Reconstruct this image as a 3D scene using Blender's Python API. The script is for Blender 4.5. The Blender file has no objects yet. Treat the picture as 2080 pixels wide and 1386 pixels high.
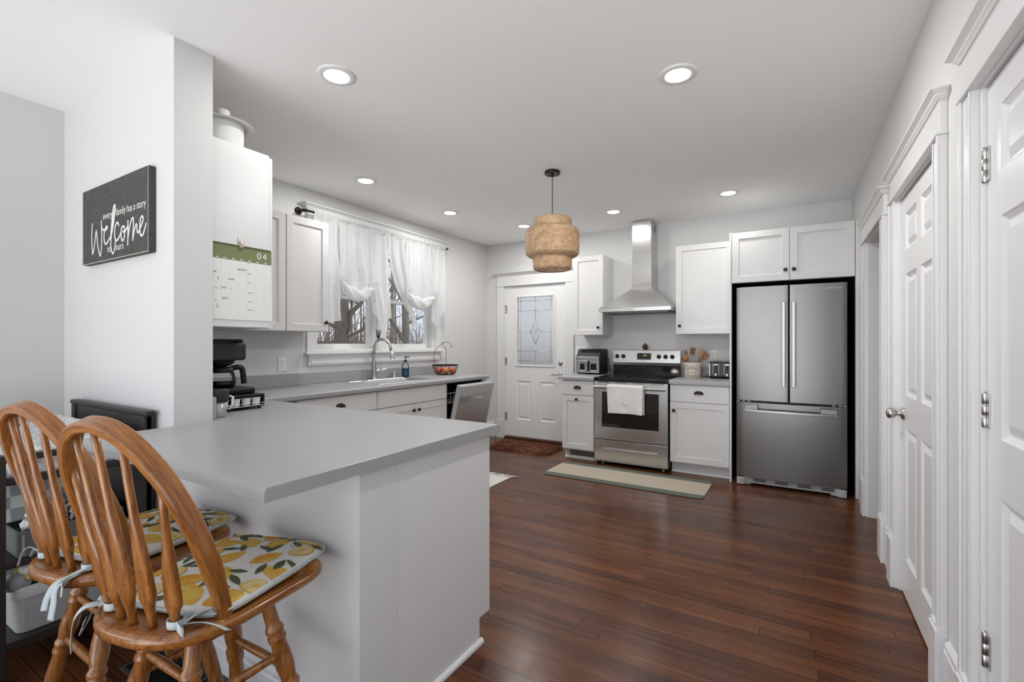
import bpy, bmesh, math, random
from mathutils import Vector, Matrix, noise
from math import sin, cos, pi, radians, atan2, hypot
random.seed(7)
SC = bpy.context.scene
COL = SC.collection

# ---------------------------------------------------------------- camera, sky, exposure
cam_data = bpy.data.cameras.new('camera'); cam = bpy.data.objects.new('camera', cam_data); COL.objects.link(cam)
cam.location = (0, 0, 1.27)
cam.rotation_euler = (radians(90), 0, radians(30.92))
cam_data.sensor_width = 36.0
cam_data.lens = 955.0 / 2080.0 * 36.0
cam_data.shift_y = 5.0 / 2080.0
cam_data.clip_start = 0.05; cam_data.clip_end = 300
SC.camera = cam
SC.view_settings.view_transform = 'Standard'
SC.view_settings.look = 'None'
SC.view_settings.gamma = 1.0
SC.view_settings.use_curve_mapping = False
SC.view_settings.exposure = 0.55

world = bpy.data.worlds.new('sky'); SC.world = world; world.use_nodes = True
wn = world.node_tree.nodes; wl = world.node_tree.links
for n in list(wn): wn.remove(n)
wo = wn.new('ShaderNodeOutputWorld'); wb = wn.new('ShaderNodeBackground')
wt = wn.new('ShaderNodeTexCoord'); ws = wn.new('ShaderNodeSeparateXYZ'); wr = wn.new('ShaderNodeValToRGB')
wcl = wn.new('ShaderNodeTexNoise'); wcl.inputs['Scale'].default_value = 3.0; wcl.inputs['Detail'].default_value = 5
wmx = wn.new('ShaderNodeMix'); wmx.data_type = 'RGBA'
wcr = wn.new('ShaderNodeValToRGB'); wcr.color_ramp.elements[0].position = .45; wcr.color_ramp.elements[1].position = .62
wl.new(wt.outputs['Generated'], ws.inputs[0]); wl.new(wt.outputs['Generated'], wcl.inputs['Vector'])
wma = wn.new('ShaderNodeMath'); wma.operation = 'MULTIPLY_ADD'; wma.inputs[1].default_value = .5; wma.inputs[2].default_value = .5
wl.new(ws.outputs['Z'], wma.inputs[0]); wl.new(wma.outputs[0], wr.inputs[0])
wr.color_ramp.elements[0].position = 0.5; wr.color_ramp.elements[0].color = (.72, .82, .95, 1)
e_ = wr.color_ramp.elements.new(.47); e_.color = (2.2, 2.19, 2.18, 1)   # extra brightness below the horizon, added to light the ceiling
wr.color_ramp.elements[2].position = 0.72; wr.color_ramp.elements[2].color = (.46, .62, .88, 1)
wl.new(wcl.outputs['Fac'], wcr.inputs[0]); wl.new(wcr.outputs[0], wmx.inputs['Factor'])
wl.new(wr.outputs[0], wmx.inputs['A']); wmx.inputs['B'].default_value = (.86, .89, .93, 1)
wl.new(wmx.outputs['Result'], wb.inputs['Color'])
wb.inputs['Strength'].default_value = .80
wl.new(wb.outputs[0], wo.inputs[0])

def area_light(name, loc, rot, sx, sy, power, color=(1, 1, 1)):
    d = bpy.data.lights.new(name, 'AREA'); d.shape = 'RECTANGLE'; d.size = sx; d.size_y = sy; d.energy = power; d.color = color
    o = bpy.data.objects.new(name, d); COL.objects.link(o); o.location = loc; o.rotation_euler = rot
    return o
# added fill sun behind the camera, tilted upward to brighten ceiling and far walls
sd = bpy.data.lights.new('fill_sun', 'SUN'); sd.energy = 1.9; sd.angle = radians(75); sd.color = (1, .995, .99)
so_ = bpy.data.objects.new('fill_sun', sd); COL.objects.link(so_); so_.location = (-4, -8, 1.0)
so_.rotation_euler = Vector((.38, 1.0, .34)).to_track_quat('-Z', 'Y').to_euler()

# ---------------------------------------------------------------- mesh helpers
class MB:
    def __init__(s): s.bm = bmesh.new(); s.M = Matrix.Identity(4)
    def v(s, p): return s.bm.verts.new(s.M @ Vector(p))
    def f(s, vs, m=0, smooth=False):
        try:
            fc = s.bm.faces.new(vs); fc.material_index = m; fc.smooth = smooth; return fc
        except ValueError: return None
    def box(s, x0, x1, y0, y1, z0, z1, m=0):
        v = [s.v((x, y, z)) for z in (z0, z1) for y in (y0, y1) for x in (x0, x1)]
        for q in ((0, 2, 3, 1), (4, 5, 7, 6), (0, 1, 5, 4), (2, 6, 7, 3), (0, 4, 6, 2), (1, 3, 7, 5)): s.f([v[i] for i in q], m)
        return s
    def tube(s, pts, r, seg=8, m=0, closed=False, caps=True, flat=None):
        pts = [Vector(p) for p in pts]; n = len(pts)
        rr = r if isinstance(r, (list, tuple)) else [r] * n
        rings = []; prev = None
        for i, p in enumerate(pts):
            if closed: t = pts[(i + 1) % n] - pts[(i - 1) % n]
            else: t = pts[min(i + 1, n - 1)] - pts[max(i - 1, 0)]
            if t.length < 1e-9: t = Vector((0, 0, 1))
            t.normalize()
            if prev is None:
                a = Vector((0, 0, 1)) if abs(t.z) < .9 else Vector((1, 0, 0))
                u = t.cross(a).normalized()
            else:
                u = prev - t * prev.dot(t)
                u = u.normalized() if u.length > 1e-6 else t.orthogonal().normalized()
            prev = u; w = t.cross(u)
            fl = flat if flat else (1, 1)
            rings.append([s.v(p + (u * cos(2 * pi * k / seg) * fl[0] + w * sin(2 * pi * k / seg) * fl[1]) * rr[i]) for k in range(seg)])
        for i in range(n if closed else n - 1):
            a, b = rings[i], rings[(i + 1) % n]
            for k in range(seg): s.f([a[k], a[(k + 1) % seg], b[(k + 1) % seg], b[k]], m, True)
        if caps and not closed:
            s.f(rings[0][::-1], m); s.f(rings[-1], m)
        return s
    def lathe(s, prof, c=(0, 0, 0), seg=24, m=0, axis='z', closed=False):
        rings = []
        for (r, z) in prof:
            if axis == 'z': g = lambda k: (c[0] + r * cos(2 * pi * k / seg), c[1] + r * sin(2 * pi * k / seg), c[2] + z)
            elif axis == 'y': g = lambda k: (c[0] + r * cos(2 * pi * k / seg), c[1] + z, c[2] + r * sin(2 * pi * k / seg))
            else: g = lambda k: (c[0] + z, c[1] + r * cos(2 * pi * k / seg), c[2] + r * sin(2 * pi * k / seg))
            rings.append([s.v(g(k)) for k in range(seg)] if r > 1e-6 else [s.v(g(0))])
        for a, b in zip(rings, rings[1:] + ([rings[0]] if closed else [])):
            for k in range(seg):
                k2 = (k + 1) % seg
                if len(a) > 1 and len(b) > 1: s.f([a[k], a[k2], b[k2], b[k]], m, True)
                elif len(a) > 1: s.f([a[k], a[k2], b[0]], m, True)
                elif len(b) > 1: s.f([a[0], b[k2], b[k]], m, True)
        if not closed:
            if len(rings[0]) > 1: s.f(rings[0][::-1], m)
            if len(rings[-1]) > 1: s.f(rings[-1], m)
        return s
    def prism(s, poly, lo, hi, axis='z', m=0):
        """polygon (a,b) extruded along axis: z->(a,b,t)  y->(a,t,b)  x->(t,a,b)"""
        g = {'z': lambda a, b, t: (a, b, t), 'y': lambda a, b, t: (a, t, b), 'x': lambda a, b, t: (t, a, b)}[axis]
        A = [s.v(g(a, b, lo)) for a, b in poly]; B = [s.v(g(a, b, hi)) for a, b in poly]
        n = len(poly)
        s.f(A[::-1], m); s.f(B, m)
        for k in range(n): s.f([A[k], A[(k + 1) % n], B[(k + 1) % n], B[k]], m)
        return s
    def grid(s, fn, nu, nv, m=0, wrap=False, smooth=True):
        V = [[s.v(fn(i / nu, j / nv)) for j in range(nv + 1)] for i in range(nu if wrap else nu + 1)]
        for i in range(nu):
            for j in range(nv):
                a = V[i]; b = V[(i + 1) % len(V)]
                s.f([a[j], b[j], b[j + 1], a[j + 1]], m, smooth)
        return s
    def strip(s, pts, w, m=0, n=None):
        """flat ribbon through pts; w = half-width vector(s)"""
        ww = w if isinstance(w, list) else [w] * len(pts)
        A = [s.v(Vector(p) - Vector(x)) for p, x in zip(pts, ww)]; B = [s.v(Vector(p) + Vector(x)) for p, x in zip(pts, ww)]
        for i in range(len(pts) - 1): s.f([A[i], A[i + 1], B[i + 1], B[i]], m, True)
        return s
    def sphere(s, c, r, seg=16, m=0, sz=(1, 1, 1)):
        prof = [(r * sin(pi * k / 10), -r * cos(pi * k / 10)) for k in range(11)]
        M0 = s.M; s.M = M0 @ Matrix.Translation(c) @ Matrix.Diagonal((sz[0], sz[1], sz[2], 1))
        s.lathe(prof, (0, 0, 0), seg, m); s.M = M0
        return s

WM = {}
def o_loc(o): return WM[o.name].to_translation()
def obj(name, mb, mats, parent=None, bevel=0, local=False, smooth_angle=None, solid=0, sub=0, seg=2, weights=None):
    me = bpy.data.meshes.new(name)
    bmesh.ops.recalc_face_normals(mb.bm, faces=mb.bm.faces)
    if parent is not None and not local: mb.bm.transform(WM[parent.name].inverted())
    mb.bm.to_mesh(me); mb.bm.free()
    for mt in (mats if isinstance(mats, (list, tuple)) else [mats]): me.materials.append(mt)
    if smooth_angle:
        for p in me.polygons: p.use_smooth = True
        me.set_sharp_from_angle(angle=radians(smooth_angle))
    o = bpy.data.objects.new(name, me); COL.objects.link(o)
    if parent is not None:
        o.parent = parent; WM[o.name] = WM[parent.name]
    else: WM[o.name] = Matrix.Identity(4)
    if solid:
        md = o.modifiers.new('solid', 'SOLIDIFY'); md.thickness = solid; md.offset = 0
    if bevel:
        md = o.modifiers.new('bevel', 'BEVEL'); md.width = bevel; md.segments = seg; md.limit_method = 'ANGLE'; md.angle_limit = radians(40)
    if weights:
        at = me.attributes.new('bevel_weight_edge', 'FLOAT', 'EDGE')
        for e in me.edges: at.data[e.index].value = weights(me.vertices[e.vertices[0]].co + o_loc(o), me.vertices[e.vertices[1]].co + o_loc(o))
        md.limit_method = 'WEIGHT'; md.use_clamp_overlap = False
    if sub:
        md = o.modifiers.new('sub', 'SUBSURF'); md.levels = sub; md.render_levels = sub
    return o
def tag(o, label, cat, group=None, kind=None):
    o['label'] = label; o['category'] = cat
    if group: o['group'] = group
    if kind: o['kind'] = kind
    return o
def thing(name, label, cat, loc=(0, 0, 0), rz=0, group=None, kind=None):
    o = bpy.data.objects.new(name, None); COL.objects.link(o)
    o.empty_display_size = .05; o.location = loc; o.rotation_euler = (0, 0, rz)
    WM[o.name] = Matrix.Translation(loc) @ Matrix.Rotation(rz, 4, 'Z')
    return tag(o, label, cat, group, kind)
def struct(name, mb, mats, label, cat, bevel=0, **k):
    return tag(obj(name, mb, mats, bevel=bevel, **k), label, cat, kind='structure')
def copy_tree(o, parent=None):
    c = o.copy(); COL.objects.link(c); c.parent = parent
    WM[c.name] = WM[o.name]
    for ch in list(o.children): copy_tree(ch, c)
    return c
def place(o, loc, rz=0):
    o.location = loc; o.rotation_euler = (0, 0, rz)

def text_mb(txt, size, depth=.0006, bend=None, align='CENTER', shear=0, space=1.0):
    """flat text as a mesh in the xz plane facing -y, origin at the middle of the baseline"""
    cu = bpy.data.curves.new('lettering', 'FONT'); cu.body = txt; cu.size = size; cu.align_x = align; cu.shear = shear; cu.space_character = space
    cu.resolution_u = 3
    to = bpy.data.objects.new('lettering', cu); COL.objects.link(to)
    dg = bpy.context.evaluated_depsgraph_get()
    me = bpy.data.meshes.new_from_object(to.evaluated_get(dg))
    mb = MB(); mb.bm.from_mesh(me)
    for v in mb.bm.verts: v.co = Vector((v.co.x, -depth, v.co.y))
    bpy.data.objects.remove(to); bpy.data.curves.remove(cu); bpy.data.meshes.remove(me)
    return mb
def crown(mb, x0, x1, y0, y1, prof):
    """mitred crown built from rectangles growing by d at height z; prof: (z, grow x0, grow x1, grow y0, grow y1)"""
    prev = None
    for (z, a, b, c, d) in prof:
        cur = [mb.v(p) for p in ((x0 - a, y0 - c, z), (x1 + b, y0 - c, z), (x1 + b, y1 + d, z), (x0 - a, y1 + d, z))]
        if prev:
            for k in range(4): mb.f([prev[k], prev[(k + 1) % 4], cur[(k + 1) % 4], cur[k]])
        else: mb.f(cur[::-1])
        prev = cur
    mb.f(prev)
CROWN = [(0, 0), (0, .004), (.006, .006), (.008, .010), (.013, .016), (.015, .018), (.0155, .022), (.020, .026), (.029, .033), (.033, .0355), (.034, .042)]
def face_rot(d):
    """rotation about z that turns a front facing -y to d"""
    return {'-y': 0, '+x': pi / 2, '+y': pi, '-x': -pi / 2}[d]

def panelled(mb, w, h, t, panels, style='shaker', m=0, depth=.008):
    """slab x 0..w, z 0..h, front at y=0 (towards -y), back y=t, with sunk or raised panels (x0,x1,z0,z1)"""
    xs = sorted({0, w} | {p[0] for p in panels} | {p[1] for p in panels}); zs = sorted({0, h} | {p[2] for p in panels} | {p[3] for p in panels})
    inside = lambda x, z: any(p[0] < x < p[1] and p[2] < z < p[3] for p in panels)
    V = {}
    def gv(x, z):
        k = (round(x, 5), round(z, 5))
        if k not in V: V[k] = mb.v((x, 0, z))
        return V[k]
    for a, b in zip(xs, xs[1:]):
        for c, d in zip(zs, zs[1:]):
            if not inside((a + b) / 2, (c + d) / 2): mb.f([gv(a, c), gv(b, c), gv(b, d), gv(a, d)], m)
    for (x0, x1, z0, z1) in panels:
        if style == 'shaker': steps = [(.0, 0), (.0015, depth), ]
        elif style == 'raised': steps = [(0, 0), (.004, .004), (.016, depth + .003), (.022, depth + .003), (.045, .003)]
        else: steps = [(0, 0), (.006, -.006), (.016, -.006), (.024, depth)]
        prev = None
        for (i, y) in steps:
            ring = [(x0 + i, z0 + i), (x1 - i, z0 + i), (x1 - i, z1 - i), (x0 + i, z1 - i)]
            cur = [gv(*q) if i == 0 and y == 0 else mb.v((q[0], y, q[1])) for q in ring]
            if prev:
                for k in range(4): mb.f([prev[k], prev[(k + 1) % 4], cur[(k + 1) % 4], cur[k]], m)
            prev = cur
        mb.f(prev, m)
    b = [mb.v((x, t, z)) for x, z in ((0, 0), (w, 0), (w, h), (0, h))]
    mb.f(b[::-1], m)
    # sides, following the grid vertices along each edge
    def side(pts, bb):
        mb.f(pts + bb, m)
    side([gv(x, 0) for x in xs], [b[1], b[0]]); side([gv(x, h) for x in xs][::-1], [b[3], b[2]])
    side([gv(0, z) for z in zs][::-1], [b[0], b[3]]); side([gv(w, z) for z in zs], [b[2], b[1]])
    return mb

def smooth3(p, n=5):
    p = [Vector(q) for q in p]; out = []
    for i in range(len(p) - 1):
        a, b, c_, d_ = p[max(i - 1, 0)], p[i], p[i + 1], p[min(i + 2, len(p) - 1)]
        for k in range(n): u = k / n; out.append(.5 * ((2 * b) + (c_ - a) * u + (2 * a - 5 * b + 4 * c_ - d_) * u * u + (-a + 3 * b - 3 * c_ + d_) * u ** 3))
    return out + [p[-1]]

# ---------------------------------------------------------------- materials
def mat(name, color, rough=.5, metal=0, spec=None, coat=0, trans=0, emit=None, estr=0, ior=None, sheen=0):
    m = bpy.data.materials.new(name); m.use_nodes = True
    b = m.node_tree.nodes['Principled BSDF']
    b.inputs['Base Color'].default_value = (*color, 1); b.inputs['Roughness'].default_value = rough; b.inputs['Metallic'].default_value = metal
    if spec is not None: b.inputs['Specular IOR Level'].default_value = spec
    if coat: b.inputs['Coat Weight'].default_value = coat; b.inputs['Coat Roughness'].default_value = .12
    if trans: b.inputs['Transmission Weight'].default_value = trans
    if ior: b.inputs['IOR'].default_value = ior
    if sheen: b.inputs['Sheen Weight'].default_value = sheen
    if emit: b.inputs['Emission Color'].default_value = (*emit, 1); b.inputs['Emission Strength'].default_value = estr
    return m
class NT:
    def __init__(s, m): s.m = m; s.n = m.node_tree.nodes; s.l = m.node_tree.links; s.b = s.n['Principled BSDF']
    def new(s, t, **k):
        n = s.n.new(t)
        for a, v in k.items(): setattr(n, a, v)
        return n
    def coord(s, scale=(1, 1, 1), kind='Object', rot=(0, 0, 0)):
        c = s.new('ShaderNodeTexCoord'); mp = s.new('ShaderNodeMapping'); mp.inputs['Scale'].default_value = scale; mp.inputs['Rotation'].default_value = rot
        s.l.new(c.outputs[kind], mp.inputs['Vector']); return mp.outputs[0]
    def noise(s, vec, scale=5, detail=4, rough=.55, dist=0):
        n = s.new('ShaderNodeTexNoise'); n.inputs['Scale'].default_value = scale; n.inputs['Detail'].default_value = detail
        n.inputs['Roughness'].default_value = rough; n.inputs['Distortion'].default_value = dist
        s.l.new(vec, n.inputs['Vector']); return n.outputs['Fac']
    def ramp(s, fac, stops):
        r = s.new('ShaderNodeValToRGB'); e = r.color_ramp.elements
        while len(e) < len(stops): e.new(.5)
        for x, (p, c) in zip(e, stops): x.position = p; x.color = (*c, 1)
        s.l.new(fac, r.inputs[0]); return r.outputs[0]
    def math(s, op, a, b=None, clamp=False):
        n = s.new('ShaderNodeMath', operation=op); n.use_clamp = clamp
        for i, x in enumerate((a, b)):
            if x is None: continue
            if isinstance(x, (int, float)): n.inputs[i].default_value = x
            else: s.l.new(x, n.inputs[i])
        return n.outputs[0]
    def mix(s, fac, a, b, blend='MIX'):
        n = s.new('ShaderNodeMix', data_type='RGBA', blend_type=blend)
        for i, x in (('Factor', fac), ('A', a), ('B', b)):
            if isinstance(x, (int, float)): n.inputs[i].default_value = x
            elif isinstance(x, tuple): n.inputs[i].default_value = (*x, 1)
            else: s.l.new(x, n.inputs[i])
        return n.outputs['Result']
    def set(s, inp, out): s.l.new(out, s.b.inputs[inp])
    def bump(s, h, strength=.1, dist=.01):
        n = s.new('ShaderNodeBump'); n.inputs['Strength'].default_value = strength; n.inputs['Distance'].default_value = dist
        s.l.new(h, n.inputs['Height']); s.l.new(n.outputs[0], s.b.inputs['Normal']); return n

def paint(name, c, rough, bump=.02, scale=180):
    m = mat(name, c, rough); t = NT(m); v = t.coord(); n = t.noise(v, scale, 2)
    t.bump(n, bump, .002)
    n2 = t.noise(v, 1.3, 3); t.set('Base Color', t.mix(n2, tuple(x * .985 for x in c), tuple(min(1, x * 1.015) for x in c)))
    return m
M_WALL = paint('wall_paint', (.665, .663, .657), .6, .05)
M_CEIL = paint('ceiling_paint', (.95, .95, .947), .75, .05)
M_TRIM = paint('trim_paint', (.735, .735, .735), .30, .02, 60)
M_CAB = paint('cabinet_paint', (.70, .70, .697), .33, .015, 60)
M_DOORP = paint('door_paint', (.77, .77, .766), .35, .02, 60)

def wood_floor():
    m = mat('floor_wood', (.1, .04, .02), .25); t = NT(m)
    c = t.new('ShaderNodeTexCoord'); sp = t.new('ShaderNodeSeparateXYZ'); t.l.new(c.outputs['Object'], sp.inputs[0])
    W = .068
    yr = t.math('DIVIDE', sp.outputs['Y'], W); row = t.math('FLOOR', yr); fy = t.math('FRACT', yr)
    wn_ = t.new('ShaderNodeTexWhiteNoise', noise_dimensions='1D'); t.l.new(row, wn_.inputs['W'])
    xs = t.math('ADD', t.math('DIVIDE', sp.outputs['X'], 1.7), t.math('MULTIPLY', wn_.outputs['Value'], 7.3))
    cell = t.math('FLOOR', xs); fx = t.math('FRACT', xs)
    cb = t.new('ShaderNodeCombineXYZ'); t.l.new(row, cb.inputs[0]); t.l.new(cell, cb.inputs[1])
    w2 = t.new('ShaderNodeTexWhiteNoise', noise_dimensions='3D'); t.l.new(cb.outputs[0], w2.inputs['Vector'])
    # grain stretched along the plank, shifted per plank
    cb2 = t.new('ShaderNodeCombineXYZ')
    t.l.new(t.math('MULTIPLY', sp.outputs['X'], .8), cb2.inputs[0]); t.l.new(t.math('MULTIPLY', sp.outputs['Y'], 42), cb2.inputs[1])
    t.l.new(t.math('MULTIPLY', w2.outputs['Value'], 40), cb2.inputs[2])
    g = t.noise(cb2.outputs[0], 1.6, 5, .6, .15)
    cb3 = t.new('ShaderNodeCombineXYZ')
    t.l.new(t.math('MULTIPLY', sp.outputs['X'], .5), cb3.inputs[0]); t.l.new(t.math('MULTIPLY', sp.outputs['Y'], 2.2), cb3.inputs[1])
    blot = t.noise(cb3.outputs[0], 2.2, 4, .6)
    k = t.math('ADD', t.math('ADD', t.math('MULTIPLY', g, .55), t.math('MULTIPLY', w2.outputs['Value'], .20)), t.math('MULTIPLY', t.math('SUBTRACT', blot, .5), .5))
    col = t.ramp(k, [(.14, (.034, .0105, .0046)), (.34, (.088, .0295, .0112)), (.52, (.145, .053, .0190)), (.78, (.225, .092, .035))])
    ey = t.math('MINIMUM', fy, t.math('SUBTRACT', 1.0, fy)); ex = t.math('MINIMUM', fx, t.math('SUBTRACT', 1.0, fx))
    gap = t.math('MAXIMUM', t.math('LESS_THAN', ey, .016), t.math('LESS_THAN', ex, .0010))
    t.set('Base Color', t.mix(gap, col, (.008, .004, .003)))
    rg = t.math('ADD', .13, t.math('MULTIPLY', t.noise(t.coord((1, 1, 1)), 5, 4), .22))
    t.set('Roughness', rg)
    t.b.inputs['Specular IOR Level'].default_value = .28
    h = t.math('SUBTRACT', t.math('MULTIPLY', g, .05), gap)
    t.bump(h, .10, .0006)
    return m
M_FLOOR = wood_floor()

def oak(name, scale):
    m = mat(name, (.4, .16, .04), .28, coat=.4); t = NT(m)
    v = t.coord(scale); g = t.noise(v, 3.0, 5, .6, .5); fine = t.noise(t.coord(tuple(x * 4 for x in scale)), 5, 3, .5)
    k = t.math('ADD', t.math('MULTIPLY', g, .68), t.math('MULTIPLY', fine, .40))
    t.set('Base Color', t.ramp(k, [(.34, (.095, .028, .006)), (.48, (.235, .080, .016)), (.60, (.345, .132, .028)), (.78, (.45, .20, .052))]))
    t.bump(fine, .08, .001)
    return m
def oak_along(name):
    m = oak(name, (1, 1, 1)); t = NT(m); at = t.new('ShaderNodeAttribute'); at.attribute_name = 'grain'
    for n in list(t.n):
        if n.type == 'TEX_COORD': 
            for l in list(n.outputs['Object'].links): t.l.new(at.outputs['Vector'], l.to_socket)
    return m
M_OAKV = oak('oak_upright', (22, 22, 1.6))
M_OAKX = oak('oak_seat', (20, 1.8, 20))
M_OAKS = oak('oak_turned', (18, 18, 1.4))

def steel(name, c, rough, scale=(2, 2, 260), aniso=.5, bmp=.04):
    m = mat(name, c, rough, 1.0); t = NT(m)
    n = t.noise(t.coord(scale), 3, 3); t.set('Roughness', t.math('ADD', rough - .05, t.math('MULTIPLY', n, .12)))
    t.bump(n, bmp, .001)
    big = t.noise(t.coord((1, 1, 1)), 2.4, 2)
    t.b.inputs['Anisotropic'].default_value = aniso
    return m
M_STEEL = steel('brushed_steel', (.62, .62, .615), .25, (2, 2, 380), .5, .012)
M_STEELF = steel('fridge_steel', (.205, .202, .196), .30, (1.5, 1.5, 420), .6, .018)
M_CHROME = mat('bright_nickel', (.72, .72, .71), .16, 1)
M_NICKEL = mat('satin_nickel', (.50, .49, .47), .3, 1)
M_HANDLE = mat('handle_steel', (.40, .397, .39), .36, 1)
M_BLACK = mat('black_plastic', (.010, .0095, .0095), .45, spec=.28)
M_BLACKG = mat('black_glass', (.008, .008, .008), .05, spec=.6)
M_OVENG = mat('oven_glass', (.014, .013, .012), .06, spec=.6)
M_DARK = mat('dark_void', (.01, .009, .008), .7)
M_IRON = mat('dark_bronze', (.022, .018, .016), .38, .6)
M_KNOB = mat('black_knob', (.012, .012, .012), .4)
M_WHITE = mat('white_plastic', (.80, .80, .79), .35)
M_PORC = mat('white_enamel', (.80, .80, .795), .18)
def laminate():
    m = mat('grey_laminate', (.33, .33, .335), .32); t = NT(m); v = t.coord()
    n = t.noise(v, 420, 2); n2 = t.noise(v, 60, 3)
    t.set('Base Color', t.mix(t.math('ADD', t.math('MULTIPLY', n, .6), t.math('MULTIPLY', n2, .4)), (.29, .29, .295), (.39, .39, .395)))
    t.set('Roughness', t.math('ADD', .27, t.math('MULTIPLY', n, .12)))
    return m
M_LAM = laminate()
def espresso():
    m = mat('espresso_wood', (.02, .014, .012), .42); t = NT(m)
    n = t.noise(t.coord((3, 3, 30)), 4, 4); t.set('Base Color', t.mix(n, (.011, .008, .007), (.036, .027, .023))); return m
M_ESP = espresso()
M_NICHE = mat('niche_dark_brown', (.016, .010, .007), .55)  # near-black brown for the faces around the refrigerator recess

def glass_clear(name, tint=(1, 1, 1), gloss=.10):
    m = bpy.data.materials.new(name); m.use_nodes = True; n = m.node_tree.nodes; l = m.node_tree.links
    for x in list(n): n.remove(x)
    o = n.new('ShaderNodeOutputMaterial'); mx = n.new('ShaderNodeMixShader'); tr = n.new('ShaderNodeBsdfTransparent'); gl = n.new('ShaderNodeBsdfGlossy')
    fr = n.new('ShaderNodeFresnel'); fr.inputs[0].default_value = 1.3
    tr.inputs[0].default_value = (*tint, 1); gl.inputs['Roughness'].default_value = .02
    l.new(fr.outputs[0], mx.inputs[0]); l.new(tr.outputs[0], mx.inputs[1]); l.new(gl.outputs[0], mx.inputs[2]); l.new(mx.outputs[0], o.inputs[0])
    return m
M_GLASS = glass_clear('window_glass')
M_BRIM = mat('frosted_brim', (.80, .80, .79), .25, trans=.35)
M_GLASSJ = glass_clear('clear_glass', (.93, .95, .95))
def sheer():
    m = bpy.data.materials.new('sheer_fabric'); m.use_nodes = True; n = m.node_tree.nodes; l = m.node_tree.links
    for x in list(n): n.remove(x)
    o = n.new('ShaderNodeOutputMaterial'); m1 = n.new('ShaderNodeMixShader'); m2 = n.new('ShaderNodeMixShader')
    tr = n.new('ShaderNodeBsdfTransparent'); df = n.new('ShaderNodeBsdfDiffuse'); tl = n.new('ShaderNodeBsdfTranslucent')
    df.inputs[0].default_value = (.88, .88, .88, 1); tl.inputs[0].default_value = (.88, .88, .88, 1)
    m1.inputs[0].default_value = .5; m2.inputs[0].default_value = .90
    l.new(df.outputs[0], m1.inputs[1]); l.new(tl.outputs[0], m1.inputs[2]); l.new(tr.outputs[0], m2.inputs[1]); l.new(m1.outputs[0], m2.inputs[2]); l.new(m2.outputs[0], o.inputs[0])
    return m
M_SHEER = sheer()
M_SHEER2 = mat('shaded_ribbon', (.52, .52, .515), .85)  # shade of the folded white ribbon put into the colour as grey
def door_glass():
    m = mat('seeded_glass', (.66, .66, .655), .24, trans=1.0, ior=1.45); t = NT(m)
    n = t.noise(t.coord((1, 1, 1)), 55, 3, .6, 1.5); t.bump(n, .35, .004); return m
M_SEED = door_glass()
def fabric(name, c, rough=.9, scale=300, var=.12, bump=.3):
    m = mat(name, c, rough, sheen=.2); t = NT(m); v = t.coord(); n = t.noise(v, scale, 2); n2 = t.noise(v, 9, 3)
    k = t.math('ADD', t.math('MULTIPLY', n, .6), t.math('MULTIPLY', n2, .4))
    t.set('Base Color', t.mix(k, tuple(x * (1 - var * 2) for x in c), tuple(min(1, x * (1 + var * 2)) for x in c))); t.bump(n, bump, .001); return m
# ================================================================ the room
XL, XR, YB, H = -3.64, .467, 5.40, 2.62
mb = MB(); mb.box(-3.80, 1.9, -1.0, 5.60, -.12, 0)
struct('floor', mb, M_FLOOR, 'dark reddish brown narrow plank wood floor with a glossy finish', 'floor')
mb = MB(); mb.box(-3.80, 1.9, -1.0, 5.60, H, H + .12)
struct('ceiling', mb, M_CEIL, 'smooth pale grey white ceiling with recessed lights', 'ceiling')
WY0, WY1, WZ0, WZ1 = 2.68, 4.29, 1.215, 2.40
mb = MB()
mb.box(-3.80, XL, -1.0, WY0, 0, H); mb.box(-3.80, XL, WY1, 5.60, 0, H); mb.box(-3.80, XL, WY0, WY1, 0, WZ0); mb.box(-3.80, XL, WY0, WY1, WZ1, H)
struct('wall_left', mb, M_WALL, 'pale grey painted wall holding the curtained window', 'wall')
DX0, DX1, DZ1 = -3.350, -2.445, 2.042
mb = MB(); mb.box(XL, DX0, YB, 5.60, 0, H); mb.box(DX1, .62, YB, 5.60, 0, H); mb.box(DX0, DX1, YB, 5.60, DZ1, H)
struct('wall_back', mb, M_WALL, 'pale grey painted wall behind the stove and back door', 'wall')
mb = MB()
op = [(.98, 1.872), (2.305, 3.118), (3.552, 4.292)]
y = -.2
for a, b in op: mb.box(XR, .60, y, a, 0, H); mb.box(XR, .60, a, b, 2.022, H); y = b
mb.box(XR, .60, y, 5.40, 0, H)
struct('wall_right', mb, M_WALL, 'pale grey painted wall with the row of white doors', 'wall')
mb = MB(); mb.box(1.75, 1.9, 1.0, 5.6, 0, H); mb.box(.60, 1.75, 5.35, 5.6, 0, H); mb.box(.60, 1.75, 3.0, 3.12, 0, H); mb.box(.60, 1.75, .8, .98, 0, H)
struct('wall_hall', mb, M_WALL, 'pale wall of the hall seen through the open doorway', 'wall')
mb = MB(); mb.box(XL, -2.335, 1.008, 1.170, 0, H)
struct('wall_middle', mb, M_WALL, 'pale grey stub wall carrying the black Welcome sign', 'wall')
mb = MB(); mb.box(-2.335, -1.14, .995, 1.155, 0, .876)
struct('wall_peninsula', mb, M_WALL, 'pale half wall under the grey peninsula counter behind the stools', 'wall')

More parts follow.
